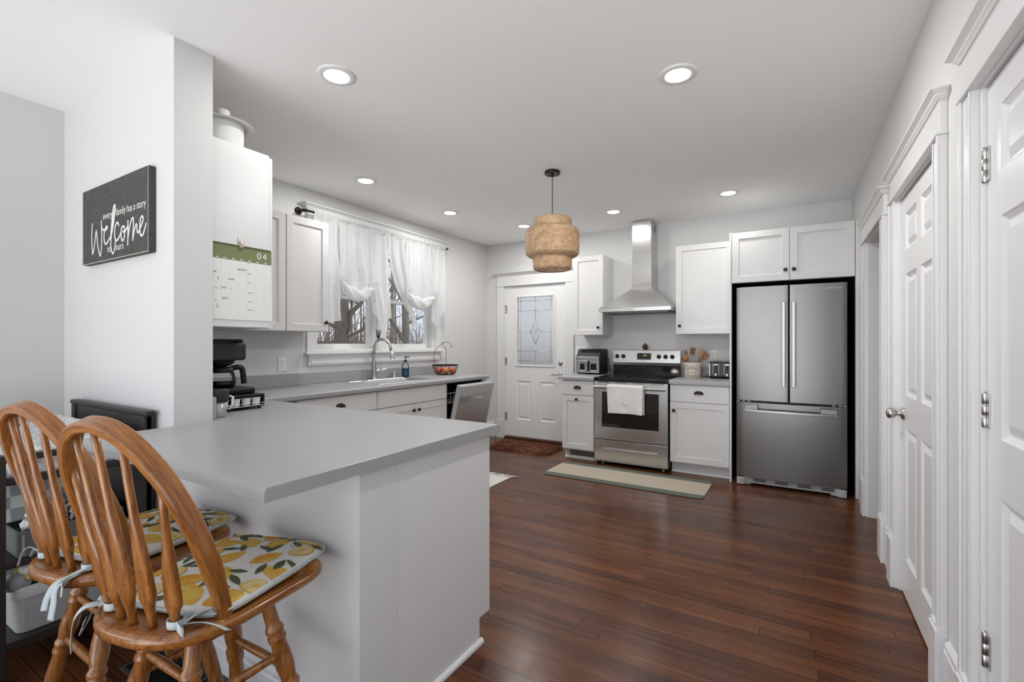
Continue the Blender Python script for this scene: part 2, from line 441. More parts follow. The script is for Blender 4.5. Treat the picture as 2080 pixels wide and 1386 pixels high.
def base_profile(mb, y0, y1, x, d, h, axis='y'):
    """baseboard with a small cap; x is the wall plane and d the direction into the room"""
    pr = [(0, 0), (.018, 0), (.018, h - .035), (.014, h - .028), (.014, h - .012), (.006, h), (0, h)]
    if axis == 'y': mb.prism([(x + d * a, b) for a, b in pr], y0, y1, 'y')
    else: mb.prism([(x + d * a, b) for a, b in pr], y0, y1, 'x')
mb = MB(); base_profile(mb, -.2, .83, XR, -1, .23); base_profile(mb, 1.995, 2.19, XR, -1, .23); base_profile(mb, 3.25, 3.42, XR, -1, .23); base_profile(mb, 4.45, 4.70, XR, -1, .23)
struct('baseboard_right', mb, M_TRIM, 'white tall baseboard between the doors along the floor', 'baseboard')
mb = MB(); base_profile(mb, -3.62, -3.50, YB, -1, .20, 'x'); base_profile(mb, -2.32, -2.215, YB, -1, .20, 'x')
struct('baseboard_back', mb, M_TRIM, 'white baseboard beside the back door casing', 'baseboard')
mb = MB(); base_profile(mb, -2.335, -1.14, .995, -1, .13, 'x')
mb.prism([(-1.14, .0), (-1.122, .0), (-1.122, .115), (-1.128, .13), (-1.14, .13)], .977, 1.155, 'y')
struct('baseboard_peninsula', mb, M_TRIM, 'white baseboard along the half wall behind the stools', 'baseboard')
mb = MB(); base_profile(mb, -3.62, -2.335, 1.008, -1, .15, 'x')
struct('baseboard_middle', mb, M_TRIM, 'white baseboard under the Welcome sign wall', 'baseboard')

# ---------------------------------------------------------------- door casings
def casing_right(name, y0, y1, label, y0out=None, y1out=None, cap0=True, cap1=True):
    """opening y0..y1 in the right wall; casings, frieze, crown cap and plinths"""
    mb = MB(); w = .105
    a = y0 - w if y0out is None else y0out; b = y1 + w if y1out is None else y1out
    for (p, q, outer) in ((a, y0, -1), (y1, b, 1)):
        pr = [(XR, p), (XR - .022, p), (XR - .022, q), (XR, q)]
        mb.prism(pr, 0, 2.012, 'z')
        # raised back band on the outer edge and bead on the opening side
        o0, o1 = (p, p + .018) if outer < 0 else (q - .018, q)
        mb.box(XR - .030, XR - .022, o0, o1, .26, 2.012)
        i0, i1 = (q - .012, q) if outer < 0 else (p, p + .012)
        mb.box(XR - .026, XR - .022, i0, i1, .26, 2.012)
        mb.prism([(XR, p - .004), (XR - .036, p - .004), (XR - .036, q + .002), (XR, q + .002)], 0, .248, 'z')
        mb.prism([(XR, p - .002), (XR - .030, p - .002), (XR - .030, q), (XR, q)], .248, .262, 'z')
    mb.box(XR - .033, XR, a - .006, b + .006, 2.012, 2.024)                # fillet
    mb.box(XR - .022, XR, a, b, 2.024, 2.130)                             # frieze
    crown(mb, XR - .022, XR, a, b, [(2.1302 + z, d, 0, d, d) for d, z in CROWN])
    # jamb lining inside the opening
    mb.box(XR - .004, .60, y0 - .001, y0 + .018, 0, 2.004); mb.box(XR - .004, .60, y1 - .018, y1 + .001, 0, 2.004); mb.box(XR - .004, .60, y0 - .001, y1 + .001, 2.0041, 2.023)
    return struct(name, mb, M_TRIM, label, 'door casing', bevel=.0025)
casing_right('trim_1', .98, 1.872, 'white casing and crown cap around the nearest hinged door', y1out=1.968)
casing_right('trim_2', 2.305, 3.118, 'white casing and crown cap around the six panel door with the knob', y0out=2.212, y1out=3.228)
casing_right('trim_3', 3.552, 4.292, 'white casing and crown cap of the open doorway beside the refrigerator', y0out=3.432, y1out=4.425)
mb = MB()   # door stop in the open doorway
mb.box(.545, .562, 3.57, 3.582, 0, 1.992); mb.box(.545, .562, 4.262, 4.274, 0, 1.992); mb.box(.545, .562, 3.57, 4.274, 1.9921, 2.004)
struct('trim_4', mb, M_TRIM, 'white door stop strip lining the open doorway', 'door stop')
mb = MB()   # casing of the back door
for (p, q) in ((-3.462, DX0), (DX1, -2.335)):
    mb.box(p, q, YB - .022, YB, 0, 2.0379); mb.box(p - .003, q + .002, YB - .034, YB, 0, .245); mb.box(p, q, YB - .028, YB - .022, .245, .26)
mb.box(-3.468, -2.329, YB - .03, YB, 2.038, 2.050); mb.box(-3.462, -2.335, YB - .022, YB, 2.0501, 2.172)
crown(mb, -3.462, -2.335, YB - .022, YB, [(2.1722 + z, d * 1.6, d * 1.6, d * 1.6, 0) for d, z in CROWN])
mb.box(DX0 - .001, DX0 + .012, YB - .002, 5.58, 0, DZ1 - .012); mb.box(DX1 - .012, DX1 + .001, YB - .002, 5.58, 0, DZ1 - .012); mb.box(DX0 - .001, DX1 + .001, YB - .002, 5.58, DZ1 - .0119, DZ1)
struct('trim_5', mb, M_TRIM, 'white casing with crown cap around the back door', 'door casing', bevel=.0025)

# ---------------------------------------------------------------- doors
def hinge_mb(h=.095, r=.007, leaf=.03):
    mb = MB()
    mb.lathe([(0, -h / 2 - .004), (r * .8, -h / 2 - .003), (r, -h / 2), (r, -h / 6 - .001), (r * .86, -h / 6), (r * .86, -h / 6 + .001), (r, -h / 6 + .002), (r, h / 6), (r * .86, h / 6 + .001), (r, h / 6 + .002), (r, h / 2), (r * .8, h / 2 + .003), (0, h / 2 + .004)], (0, -r * .7, 0), 12)
    mb.box(0, leaf, -.0025, .0005, -h / 2, h / 2)
    return mb
SIX = lambda w: [(.105, w / 2 - .045, .19, .84), (w / 2 + .045, w - .105, .19, .84), (.105, w / 2 - .045, 1.0, 1.60), (w / 2 + .045, w - .105, 1.0, 1.60), (.105, w / 2 - .045, 1.72, 1.90), (w / 2 + .045, w - .105, 1.72, 1.90)]
def six_panel_door(name, label, yfar, ynear, hinge_side):
    d = thing(name, label, 'door', (XR + .008, yfar, .012), -pi / 2, kind='structure')
    w = yfar - ynear
    mb = MB(); panelled(mb, w, 1.985, .038, SIX(w), 'raised', depth=.009)
    obj('door_slab', mb, M_TRIM, d, local=True, bevel=.0015)
    for z in (.395, 1.08, 1.78):
        m2 = hinge_mb(leaf=.026 if hinge_side == 'far' else -.026)
        m2.bm.transform(Matrix.Translation((0.002 if hinge_side == 'far' else w - .002, -.001, z - .012)))
        obj('hinge', m2, M_NICKEL, d, local=True)
    return d, w
d2, w2 = six_panel_door('door_2', 'closed white six panel door with a satin nickel knob', 3.098, 2.325, 'near')
kb = MB(); kb.lathe([(0, 0), (.032, 0), (.032, -.004), (.026, -.010), (.013, -.014), (.0105, -.024), (.012, -.030), (.020, -.036), (.0265, -.046), (.0275, -.056), (.023, -.066), (.012, -.071), (0, -.072)], (.062, 0, .905), 24, axis='y')
obj('door_knob', kb, M_NICKEL, d2, local=True)
d3, w3 = six_panel_door('door_3', 'nearest white six panel door with three satin nickel hinges', 1.852, 1.0, 'far')

d1 = thing('door_1', 'white back door with a leaded glass light and brass lever', 'door', (DX0 + .012, YB + .012, .035), 0, kind='structure')
d1['label'] = 'white back door with a leaded glass light'
W1 = DX1 - DX0 - .024
GX0, GX1, GZ0, GZ1 = .178, .716, .955, 1.845
mb = MB()
PL = [(.170, .385, .225, .738), (.520, .735, .225, .738)]
panelled(mb, W1, 1.99, .044, PL + [(GX0 - .02, GX1 + .02, GZ0 - .02, GZ1 + .02)], 'raised', depth=.008)
# open up the glazed panel
bmesh.ops.delete(mb.bm, geom=[f for f in mb.bm.faces if GX0 - .03 < f.calc_center_median().x < GX1 + .03 and GZ0 - .03 < f.calc_center_median().z < GZ1 + .03 and f.calc_area() > .01 or (GX0 - .025 <= f.calc_center_median().x <= GX1 + .025 and GZ0 - .025 <= f.calc_center_median().z <= GZ1 + .025)], context='FACES')
for f in [f for f in mb.bm.faces if f.calc_area() > 1.5 and f.calc_center_median().y > .03]: bmesh.ops.delete(mb.bm, geom=[f], context='FACES')
for (a, b, c, e) in ((0, GX0 - .02, 0, 1.99), (GX1 + .02, W1, 0, 1.99), (GX0 - .02, GX1 + .02, 0, GZ0 - .02), (GX0 - .02, GX1 + .02, GZ1 + .02, 1.99)): mb.f([mb.v((x, .044, z)) for x, z in ((a, c), (a, e), (b, e), (b, c))])
obj('door_slab', mb, M_DOORP, d1, local=True)
mb = MB()
for (a, b, c, e) in ((GX0 - .024, GX0, GZ0 - .024, GZ1 + .024), (GX1, GX1 + .024, GZ0 - .024, GZ1 + .024), (GX0, GX1, GZ0 - .024, GZ0), (GX0, GX1, GZ1, GZ1 + .024)): mb.box(a, b, -.012, .052, c, e)
obj('glazing_frame', mb, M_DOORP, d1, local=True, bevel=.006)
mb = MB(); mb.box(GX0, GX1, .016, .022, GZ0, GZ1); obj('pane', mb, M_SEED, d1, local=True)
mb = MB(); r = .0028
def came(pts): mb.tube([(p[0], .013, p[1]) for p in pts], r, 6)
cx = (GX0 + GX1) / 2; cz = 1.385
came([(GX0 + .045, GZ0), (GX0 + .045, GZ1)]); came([(GX1 - .045, GZ0), (GX1 - .045, GZ1)])
for z in (GZ0 + .05, GZ0 + .18, cz, GZ1 - .18, GZ1 - .05):
    if z == cz: came([(GX0, z), (cx - .075, z)]); came([(cx + .075, z), (GX1, z)])
    else: came([(GX0, z), (GX1, z)])
came([(cx, GZ0), (cx, cz - .15)]); came([(cx, cz + .15), (cx, GZ1)])
for s in (1, -1):
    came([(cx, cz + s * .155), (cx - .022, cz + s * .10), (cx - .026, cz + s * .06), (cx, cz)]); came([(cx, cz + s * .155), (cx + .022, cz + s * .10), (cx + .026, cz + s * .06), (cx, cz)])
    came([(cx, cz + s * .155), (cx + s * .048, cz + s * .06), (cx + s * .078, cz)]); came([(cx, cz + s * .155), (cx - s * .048, cz + s * .06), (cx - s * .078, cz)])
    came([(cx + s * .078, cz), (cx + s * .045, cz + .03), (cx + s * .02, cz)]); came([(cx + s * .078, cz), (cx + s * .045, cz - .03), (cx + s * .02, cz)])
for z in (GZ0 + .18, GZ1 - .18): came([(cx, z + .022), (cx + .016, z), (cx, z - .022), (cx - .016, z), (cx, z + .022)])
obj('leading', mb, M_NICKEL, d1, local=True)
for z in (.26, 1.0, 1.70):
    m2 = hinge_mb(.1, .008, .02); m2.bm.transform(Matrix.Translation((.0, -.004, z))); obj('hinge', m2, M_NICKEL, d1, local=True)
kb = MB(); kb.lathe([(0, 0), (.031, 0), (.031, -.006), (.024, -.012), (.017, -.014), (.017, -.024), (0, -.026)], (W1 - .07, 0, .985), 20, axis='y'); obj('deadbolt', kb, M_NICKEL, d1, local=True)
kb = MB(); kb.lathe([(0, 0), (.031, 0), (.031, -.006), (.02, -.012), (.011, -.016), (.011, -.045), (0, -.047)], (W1 - .07, 0, .84), 20, axis='y')
kb.tube([(W1 - .07, -.044, .84), (W1 - .10, -.05, .842), (W1 - .16, -.048, .838), (W1 - .175, -.046, .832)], [.009, .0085, .007, .006], 10)
obj('door_lever', kb, M_NICKEL, d1, local=True)
mb = MB(); mb.box(DX0 + .012, DX1 - .012, YB - .03, 5.58, 0, .03)
struct('trim_6', mb, mat('threshold_wood', (.09, .035, .017), .3), 'dark wooden threshold under the back door', 'threshold', bevel=.004)

# ---------------------------------------------------------------- window
wd = thing('window_1', 'white double kitchen window above the sink with bare trees beyond', 'window', (XL, 3.48, WZ0), 0, kind='structure')
mb = MB()
mb.box(XL, XL + .022, 2.585, WY0, 1.198, 2.385); mb.box(XL, XL + .022, WY1, 4.385, 1.198, 2.385)
mb.box(XL, XL + .022, 2.585, 4.385, 2.3851, 2.425)
crown(mb, XL, XL + .022, 2.585, 4.385, [(2.4252 + z * 1.45, 0, d * 1.75, d * 1.75, d * 1.75) for d, z in CROWN])
mb.box(XL, XL + .022, 2.60, 4.37, 1.075, 1.172); mb.box(XL + .022, XL + .030, 2.60, 4.37, 1.150, 1.172); mb.box(XL + .022, XL + .027, 2.62, 4.35, 1.09, 1.13)
obj('window_casing', mb, M_TRIM, wd, bevel=.0025)
mb = MB(); mb.box(-3.74, XL + .05, 2.56, 4.41, 1.172, 1.197)
mb.box(-3.76, XL + .006, WY0, WY1, 1.1971, 1.217)
obj('window_sill', mb, M_TRIM, wd, bevel=.005)
mb = MB(); mb.box(-3.79, XL + .006, WY0 - .001, WY0 + .018, 1.2175, 2.382); mb.box(-3.79, XL + .006, WY1 - .018, WY1 + .001, 1.2175, 2.382); mb.box(-3.79, XL + .006, WY0, WY1, 2.3821, 2.401)
mb.box(-3.79, XL - .004, 3.385, 3.535, 1.2175, 2.3815); mb.box(XL - .0039, XL + .006, 3.40, 3.52, 1.2175, 2.3815)
obj('window_jamb', mb, M_TRIM, wd, bevel=.002)
for (a, b) in ((WY0 + .018, 3.385), (3.535, WY1 - .018)):
    for (z0, z1, x, nm) in ((1.217, 1.735, -3.715, 'lower'), (1.70, 2.382, -3.755, 'upper')):
        mb = MB(); fw = .042
        mb.box(x - .03, x, a, a + fw, z0, z1); mb.box(x - .03, x, b - fw, b, z0, z1); mb.box(x - .03, x, a + fw + .0002, b - fw - .0002, z0, z0 + (.05 if nm == 'lower' else .035)); mb.box(x - .03, x, a + fw + .0002, b - fw - .0002, z1 - .035, z1)
        s = obj('window_sash', mb, M_WHITE, wd, bevel=.004)
        g = MB(); g.box(x - .018, x - .014, a + fw, b - fw, z0 + .035, z1 - .035); obj('pane', g, M_GLASS, s)

# ---------------------------------------------------------------- outdoors beyond the window
M_BARK = mat('bark', (.13, .105, .085), .9); t = NT(M_BARK); n = t.noise(t.coord((6, 6, 1.5)), 8, 5); t.set('Base Color', t.ramp(n, [(.3, (.075, .06, .047)), (.7, (.19, .155, .125))])); t.bump(n, .6, .02)
M_TWIG = mat('twig_bark', (.25, .195, .15), .9)
M_LEAFL = mat('leaf_litter', (.22, .16, .11), .95); t = NT(M_LEAFL); n = t.noise(t.coord((1, 1, 1)), 2.5, 8, .7); t.set('Base Color', t.ramp(n, [(.3, (.22, .16, .115)), (.6, (.42, .33, .25)), (.8, (.52, .43, .34))]))
def ground_z(x, y): return -.9 + max(0, (-x - 9)) * .045 + .25 * noise.noise(Vector((x * .12, y * .12, 0)))
mb = MB(); mb.grid(lambda u, v: (-4.2 - 62 * u, -25 + 85 * v, ground_z(-4.2 - 62 * u, -25 + 85 * v)), 30, 40)
tag(obj('yard_ground', mb, M_LEAFL), 'brown leaf covered woodland ground outside the window', 'ground', kind='structure')
def tree_mb(h, r, seed, nb, lean=0, spread=1.0, fork=None, twigs=True):
    rnd = random.Random(seed); mb = MB()
    tr = [(lean * h * (k / 6) ** 1.5 + rnd.uniform(-.04, .04) * h * .1, rnd.uniform(-.04, .04) * h * .1, h * k / 6) for k in range(7)]
    mb.tube(tr, [r * (1 - .75 * k / 6) for k in range(7)], 9)
    def branch(p, d, L, rr, lv):
        pts = [Vector(p)]; dd = Vector(d).normalized()
        for i in range(4):
            dd = (dd + Vector((rnd.uniform(-.3, .3), rnd.uniform(-.3, .3), rnd.uniform(-.05, .28)))).normalized(); pts.append(pts[-1] + dd * L / 4)
        mb.tube(pts, [rr * (1 - .2 * i) for i in range(5)], 5 if lv else 6, caps=False)
        if lv < (2 if twigs else 1):
            for i in range(3 if lv else 4):
                k = rnd.randint(1, 4); branch(pts[k], dd + Vector((rnd.uniform(-1, 1), rnd.uniform(-1, 1), rnd.uniform(-.1, .8))), L * rnd.uniform(.4, .65), rr * .45, lv + 1)
    for i in range(nb):
        k = rnd.uniform(.28, .95); z = h * k; j = min(5, int(k * 6)); f = k * 6 - j
        p = Vector(tr[j]).lerp(Vector(tr[j + 1]), f); a = rnd.uniform(0, 2 * pi)
        branch(p, (cos(a), sin(a), rnd.uniform(.2, .9)), h * rnd.uniform(.16, .30) * spread, r * .30 * (1.1 - k * .6), 0)
    if fork:
        for (z, d, L, rr) in fork: branch((0, 0, z), d, L, rr, 0)
    return mb
GT = 'bare trees standing outside the kitchen window'
tr1 = obj('bare_tree', tree_mb(7.5, .145, 3, 16, .03, 1.0, [(.95, (-.3, -1.0, .55), 3.0, .075), (2.6, (.2, .9, .7), 2.4, .05)]), M_BARK)
place(tr1, (-7.45, 6.02, ground_z(-7.45, 6.02) - .05)); tag(tr1, 'thick forked bare tree close outside the left window sash', 'tree')
tr2 = obj('bare_tree', tree_mb(8.5, .10, 5, 16, -.02, 1.0, [(2.2, (.3, -.9, .8), 2.5, .05)]), M_BARK)
place(tr2, (-7.1, 7.42, ground_z(-7.1, 7.42) - .05)); tag(tr2, 'slimmer bare tree with one low branch close outside the right window sash', 'tree')
protos = []
for k in range(5):
    o = obj('woodland_tree', tree_mb(8 + k * 1.1, .075 + .022 * k, 20 + k, 9, .02 * (k - 2), .8, twigs=k % 2 == 0), M_TWIG); protos.append(o)
rnd = random.Random(11); cnt = 0; used = set()
LT = 'thin bare grey brown tree in the woods beyond the window'
tpos = []; tries = 0
while cnt < 50 and tries < 5000:
    tries += 1
    dist = 13 + 34 * rnd.random(); ang = rnd.uniform(38, 66)
    x, y = -dist * sin(radians(ang)), dist * cos(radians(ang)); k = rnd.randrange(5)
    if any(hypot(x - a, y - b) < 2.3 for a, b in tpos): continue
    tpos.append((x, y))
    o = protos[k] if k not in used else protos[k].copy()
    if k in used: COL.objects.link(o)
    used.add(k); place(o, (x, y, ground_z(x, y) - .1), rnd.uniform(0, 6.28)); s = rnd.uniform(.6, .9); o.scale = (s, s, s)
    tag(o, LT, 'tree', GT); cnt += 1
mb = MB(); rnd = random.Random(5)
for i in range(1900):
    dist = 11 + 30 * rnd.random() ** .8; ang = rnd.uniform(36, 68); x, y = -dist * sin(radians(ang)), dist * cos(radians(ang)); z = ground_z(x, y) - .05
    hh = rnd.uniform(.8, 3.3); a = rnd.uniform(0, 6.28); b = rnd.uniform(.05, .5) * hh; w = .008 + .0007 * dist
    p0 = (x, y, z); p1 = (x + cos(a) * b * .4, y + sin(a) * b * .4, z + hh * .55); p2 = (x + cos(a) * b, y + sin(a) * b, z + hh)
    mb.tube([p0, p1, p2], [w, w * .7, w * .3], 4, caps=False)
tag(obj('undergrowth', mb, M_TWIG), 'tangle of bare brown brush between the trees outside', 'undergrowth', kind='stuff')
# ================================================================ cabinets
def knob_mb(c, d=1.0):
    mb = MB(); mb.lathe([(0, 0), (.0075, 0), (.0065, -.006), (.006, -.012), (.0105, -.016), (.0155, -.020), (.0165, -.024), (.0145, -.028), (.008, -.0305), (0, -.031)], c, 20, axis='y'); return mb
def cup_pull_mb(c, w=.088, h=.032, d=.026):
    """half-dome bin pull, open below"""
    mb = MB(); M0 = mb.M; mb.M = Matrix.Translation(c)
    def fn(u, v):
        a = pi * u; e = (pi / 2) * v
        return (-cos(a) * w / 2 * (cos(e) * .25 + .75 if False else 1) * (sin(e) ** .5 if v > 0 else 0.0) if False else -w / 2 * cos(a) * (1 - .0 * v), -d * sin(e) * (sin(a) ** .7), -h * .35 + h * (sin(a) ** .8) * cos(e) if v < 1 else -h * .35)
    mb.grid(fn, 18, 8); mb.M = M0
    mb.box(c[0] - w / 2, c[0] + w / 2, -.003, .0005, c[2] - h * .36, c[2] - h * .30)
    return mb
def shaker(w, h, st=.057, t=.019):
    mb = MB(); panelled(mb, w, h, t, [(st, w - st, st, h - st)], 'shaker', depth=.009); return mb
def add_door(root, x, z, w, h, knob=None, name='cabinet_door', st=.057):
    """door in the thing's local frame, front at local y=0"""
    mb = shaker(w, h, st); mb.bm.transform(Matrix.Translation((x, 0, z)))
    d = obj(name, mb, M_CAB, root, local=True, bevel=.0015)
    if knob: obj('knob', knob_mb((knob[0], 0, knob[1])), M_KNOB, d, local=True)
    return d
def add_drawer(root, x, z, w, h, pull=None, name='drawer'):
    mb = MB(); mb.box(x, x + w, 0, .019, z, z + h); d = obj(name, mb, M_CAB, root, local=True, bevel=.002)
    if pull: obj('cup_pull', cup_pull_mb((pull[0], 0, pull[1])), M_IRON, d, local=True)
    return d
CT0, CT1 = .876, .914        # counter slab
def base_cab(name, label, loc, d, w, depth, open_top=False, group='white base cabinets'):
    root = thing(name, label, 'cabinet', loc, face_rot(d), group)
    mb = MB()
    if open_top:
        mb.box(0, .018, .0195, depth, .105, CT0 - .001); mb.box(w - .018, w, .0195, depth, .105, CT0 - .001); mb.box(.018, w - .018, depth - .012, depth, .105, CT0 - .001); mb.box(.018, w - .018, .0195, .038, .105, CT0 - .001); mb.box(.018, w - .018, .038, depth - .012, .105, .123)
    else: mb.box(0, w, .0195, depth, .105, CT0 - .001)
    mb.box(0, w, .095, depth, 0, .105)
    mb.prism([(.095, 0), (.080, 0), (.083, .012), (.095, .018)], 0, w, 'x')   # shoe moulding (y,z)
    obj('carcass', mb, M_CAB, root, local=True); return root
BG = 'base cabinets under the stove wall counters'
FY = 4.755
c = base_cab('base_cabinet', 'narrow white base cabinet left of the stove with a vent in its toe kick', (-2.203, FY, 0), '-y', .375, .640, group=BG)
add_drawer(c, .003, .709, .369, .156, (.184, .79)); add_door(c, .003, .118, .369, .584, (.179, .664))
mb = MB(); mb.box(.06, .372, .0925, .0955, .03, .092, 0)
for k in range(26): mb.box(.066 + k * .0116, .0715 + k * .0116, .089, .0935, .036, .086, 1)
mb.box(.06, .372, .0885, .0935, .058, .062, 1)
obj('vent_grille', mb, [M_DARK, mat('vent_metal', (.35, .34, .33), .4, .6)], c, local=True)
c = base_cab('base_cabinet', 'white base cabinet between the stove and refrigerator', (-1.043, FY, 0), '-y', .537, .640, group=BG)
add_drawer(c, .003, .704, .528, .163, (.267, .795)); add_door(c, .003, .117, .528, .581, (.04, .618))
SG = 'base cabinets under the window counter'; FX = -2.985
c = base_cab('base_cabinet', 'white base cabinet with a drawer in the corner left of the sink', (FX, 2.05, 0), '+x', .742, .645, group=SG)
add_drawer(c, .003, .722, .736, .145, (.37, .79)); add_door(c, .003, .117, .366, .598, (.33, .66)); add_door(c, .372, .117, .367, .598, (.41, .66))
c = base_cab('sink_cabinet', 'white sink base cabinet with two doors under a plain false front', (FX, 2.795, 0), '+x', .918, .645, open_top=True, group=SG)
add_drawer(c, .003, .722, .912, .145, None, 'false_front'); add_door(c, .003, .117, .454, .598, (.422, .66)); add_door(c, .460, .117, .455, .598, (.492, .66))
mb = MB(); mb.box(-3.63, -2.967, 4.335, 4.395, 0, CT0 - .001)
tag(obj('end_panel', mb, M_CAB, bevel=.002), 'white end panel between the dishwasher and the back door', 'panel')
# peninsula cabinets, facing the kitchen
c = base_cab('peninsula_cabinet', 'white peninsula cabinet with deep drawers facing the kitchen', (-1.165, 1.735, 0), '+y', .60, .578, group='peninsula cabinets')
add_drawer(c, .003, .452, .594, .414, (.3, .78)); add_drawer(c, .003, .117, .594, .330, (.3, .40))
c = base_cab('peninsula_cabinet', 'white two door peninsula cabinet next to the window counter corner', (-1.768, 1.735, 0), '+y', 1.10, .578, group='peninsula cabinets')
add_door(c, .003, .117, .545, .749, (.50, .80)); add_door(c, .552, .117, .545, .749, (.60, .80))
mb = MB()
mb.prism([(1.157, 0), (1.640, 0), (1.640, .105), (1.716, .105), (1.716, CT0 - .001), (1.157, CT0 - .001)], -1.162, -1.142, 'x')
mb.prism([(-1.142, 0), (-1.126, 0), (-1.128, .012), (-1.136, .019), (-1.142, .020)], 1.157, 1.652, 'y')
tag(obj('end_panel', mb, M_CAB, bevel=.0015), 'white end panel of the peninsula facing the open floor', 'panel')

# ---------------------------------------------------------------- countertops
def slab_from_cells(xs, ys, solid, z0, z1):
    mb = MB(); V = {}
    def gv(x, y):
        if (x, y) not in V: V[(x, y)] = mb.v((x, y, z1))
        return V[(x, y)]
    fs = []
    for a, b in zip(xs, xs[1:]):
        for c_, d_ in zip(ys, ys[1:]):
            if solid((a + b) / 2, (c_ + d_) / 2): fs.append(mb.f([gv(a, c_), gv(b, c_), gv(b, d_), gv(a, d_)]))
    bmesh.ops.recalc_face_normals(mb.bm, faces=mb.bm.faces)
    r = bmesh.ops.extrude_face_region(mb.bm, geom=mb.bm.faces[:])
    for v in [g for g in r['geom'] if isinstance(g, bmesh.types.BMVert)]: v.co.z = z0
    bmesh.ops.dissolve_limit(mb.bm, angle_limit=.01, verts=mb.bm.verts, edges=mb.bm.edges)
    return mb
SX0, SX1, SY0, SY1 = -3.525, -3.095, 2.915, 3.690
def solid(x, y):
    if SX0 < x < SX1 and SY0 < y < SY1: return False
    if y < 1.172: return x > -2.288
    if y < 1.762: return True
    return x < -2.952
xs = [XL + .001, SX0, SX1, -2.952, -2.332, -2.288, -1.115]; ys = [.677, 1.006, 1.172, 1.762, SY0, SY1, 4.425]
def solid2(x, y):
    if -2.332 < x < -2.288 and y < 1.172: return True
    return solid(x, y)
def bullnose(mb, test, r=.016):
    E = [e for e in mb.bm.edges if test(e.verts[0].co, e.verts[1].co)]
    bmesh.ops.bevel(mb.bm, geom=E, offset=r, segments=6, profile=.5, affect='EDGES', clamp_overlap=False)
    for f in mb.bm.faces: f.smooth = True
    return mb
def t_main(a, b):
    if min(a.z, b.z) < CT1 - .001: return False
    return (abs(a.y - b.y) < .001 and (abs(a.y - .677) < .002 or (abs(a.y - 1.762) < .002 and min(a.x, b.x) > -2.96))) or (abs(a.x + 2.952) < .002 and abs(b.x + 2.952) < .002)
def t_front(a, b): return min(a.z, b.z) > CT1 - .001 and max(a.y, b.y) < 4.73
ct = thing('countertop', 'grey laminate countertop wrapping from the stool peninsula to the sink run', 'countertop', (-2.0, 1.4, CT0))
mb = slab_from_cells(xs, ys, solid, CT0, CT1); bullnose(mb, t_main); obj('worktop', mb, M_LAM, ct, smooth_angle=38, bevel=.0012, seg=1)
mb = MB(); mb.box(XL + .001, XL + .020, 1.19, 4.42, CT1 + .0005, 1.016); mb.box(XL + .001, -2.34, 1.1715, 1.19, CT1 + .0005, 1.016)
obj('backsplash', mb, M_LAM, ct, bevel=.004)
c1 = thing('countertop', 'short grey laminate countertop under the air fryer left of the stove', 'countertop', (-2.02, 5.0, CT0))
mb = MB(); mb.box(-2.232, -1.815, 4.725, YB - .002, CT0, CT1); bullnose(mb, t_front); obj('worktop', mb, M_LAM, c1, smooth_angle=38)
mb = MB(); mb.box(-2.225, -1.825, YB - .021, YB - .002, CT1 + .0005, 1.016); obj('backsplash', mb, M_LAM, c1, bevel=.004)
c2 = thing('countertop', 'short grey laminate countertop with crock and toaster right of the stove', 'countertop', (-.78, 5.0, CT0))
mb = MB(); mb.box(-1.047, -.506, 4.725, YB - .002, CT0, CT1); bullnose(mb, t_front); obj('worktop', mb, M_LAM, c2, smooth_angle=38)
mb = MB(); mb.box(-1.04, -.506, YB - .021, YB - .002, CT1 + .0005, 1.016); obj('backsplash', mb, M_LAM, c2, bevel=.004)

# ---------------------------------------------------------------- wall cabinets
UG = 'white wall cabinets'; UZ0, UZ1 = 1.366, 2.272
def wall_cab(name, label, loc, d, w, depth, h=UZ1 - UZ0):
    root = thing(name, label, 'cabinet', loc, face_rot(d), UG)
    mb = MB(); mb.box(0, w, .0195, depth, 0, h); obj('carcass', mb, M_CAB, root, local=True, bevel=.0015); return root
c = wall_cab('wall_cabinet', 'narrow white wall cabinet between the back door and range hood', (-2.204, 5.06, UZ0), '-y', .364, .338)
add_door(c, .002, .002, .360, .902, (.312, .085))
c = wall_cab('wall_cabinet', 'white wall cabinet right of the range hood above the toaster', (-1.050, 5.06, UZ0), '-y', .545, .338, .914)
add_door(c, .002, .002, .541, .910, (.042, .085))
c = wall_cab('wall_cabinet', 'white wall cabinet nearest the window with a black knob', (-3.31, 2.188, UZ0), '+x', .378, .328, .898)
add_door(c, .002, .002, .374, .894, (.34, .075))
c = wall_cab('corner_wall_cabinet', 'white corner wall cabinet partly behind the calendar cabinet', (-3.31, 1.205, UZ0), '+x', .980, .328, .898)
add_door(c, .63, .002, .347, .894, None)
c = wall_cab('wall_cabinet', 'white wall cabinet on the stub wall with a calendar hung on its side', (-2.362, 1.482, 1.352), '+y', .92, .308, .902)
add_door(c, .002, -.004, .455, .896, (.42, .08)); add_door(c, .460, -.004, .455, .896, (.50, .08))
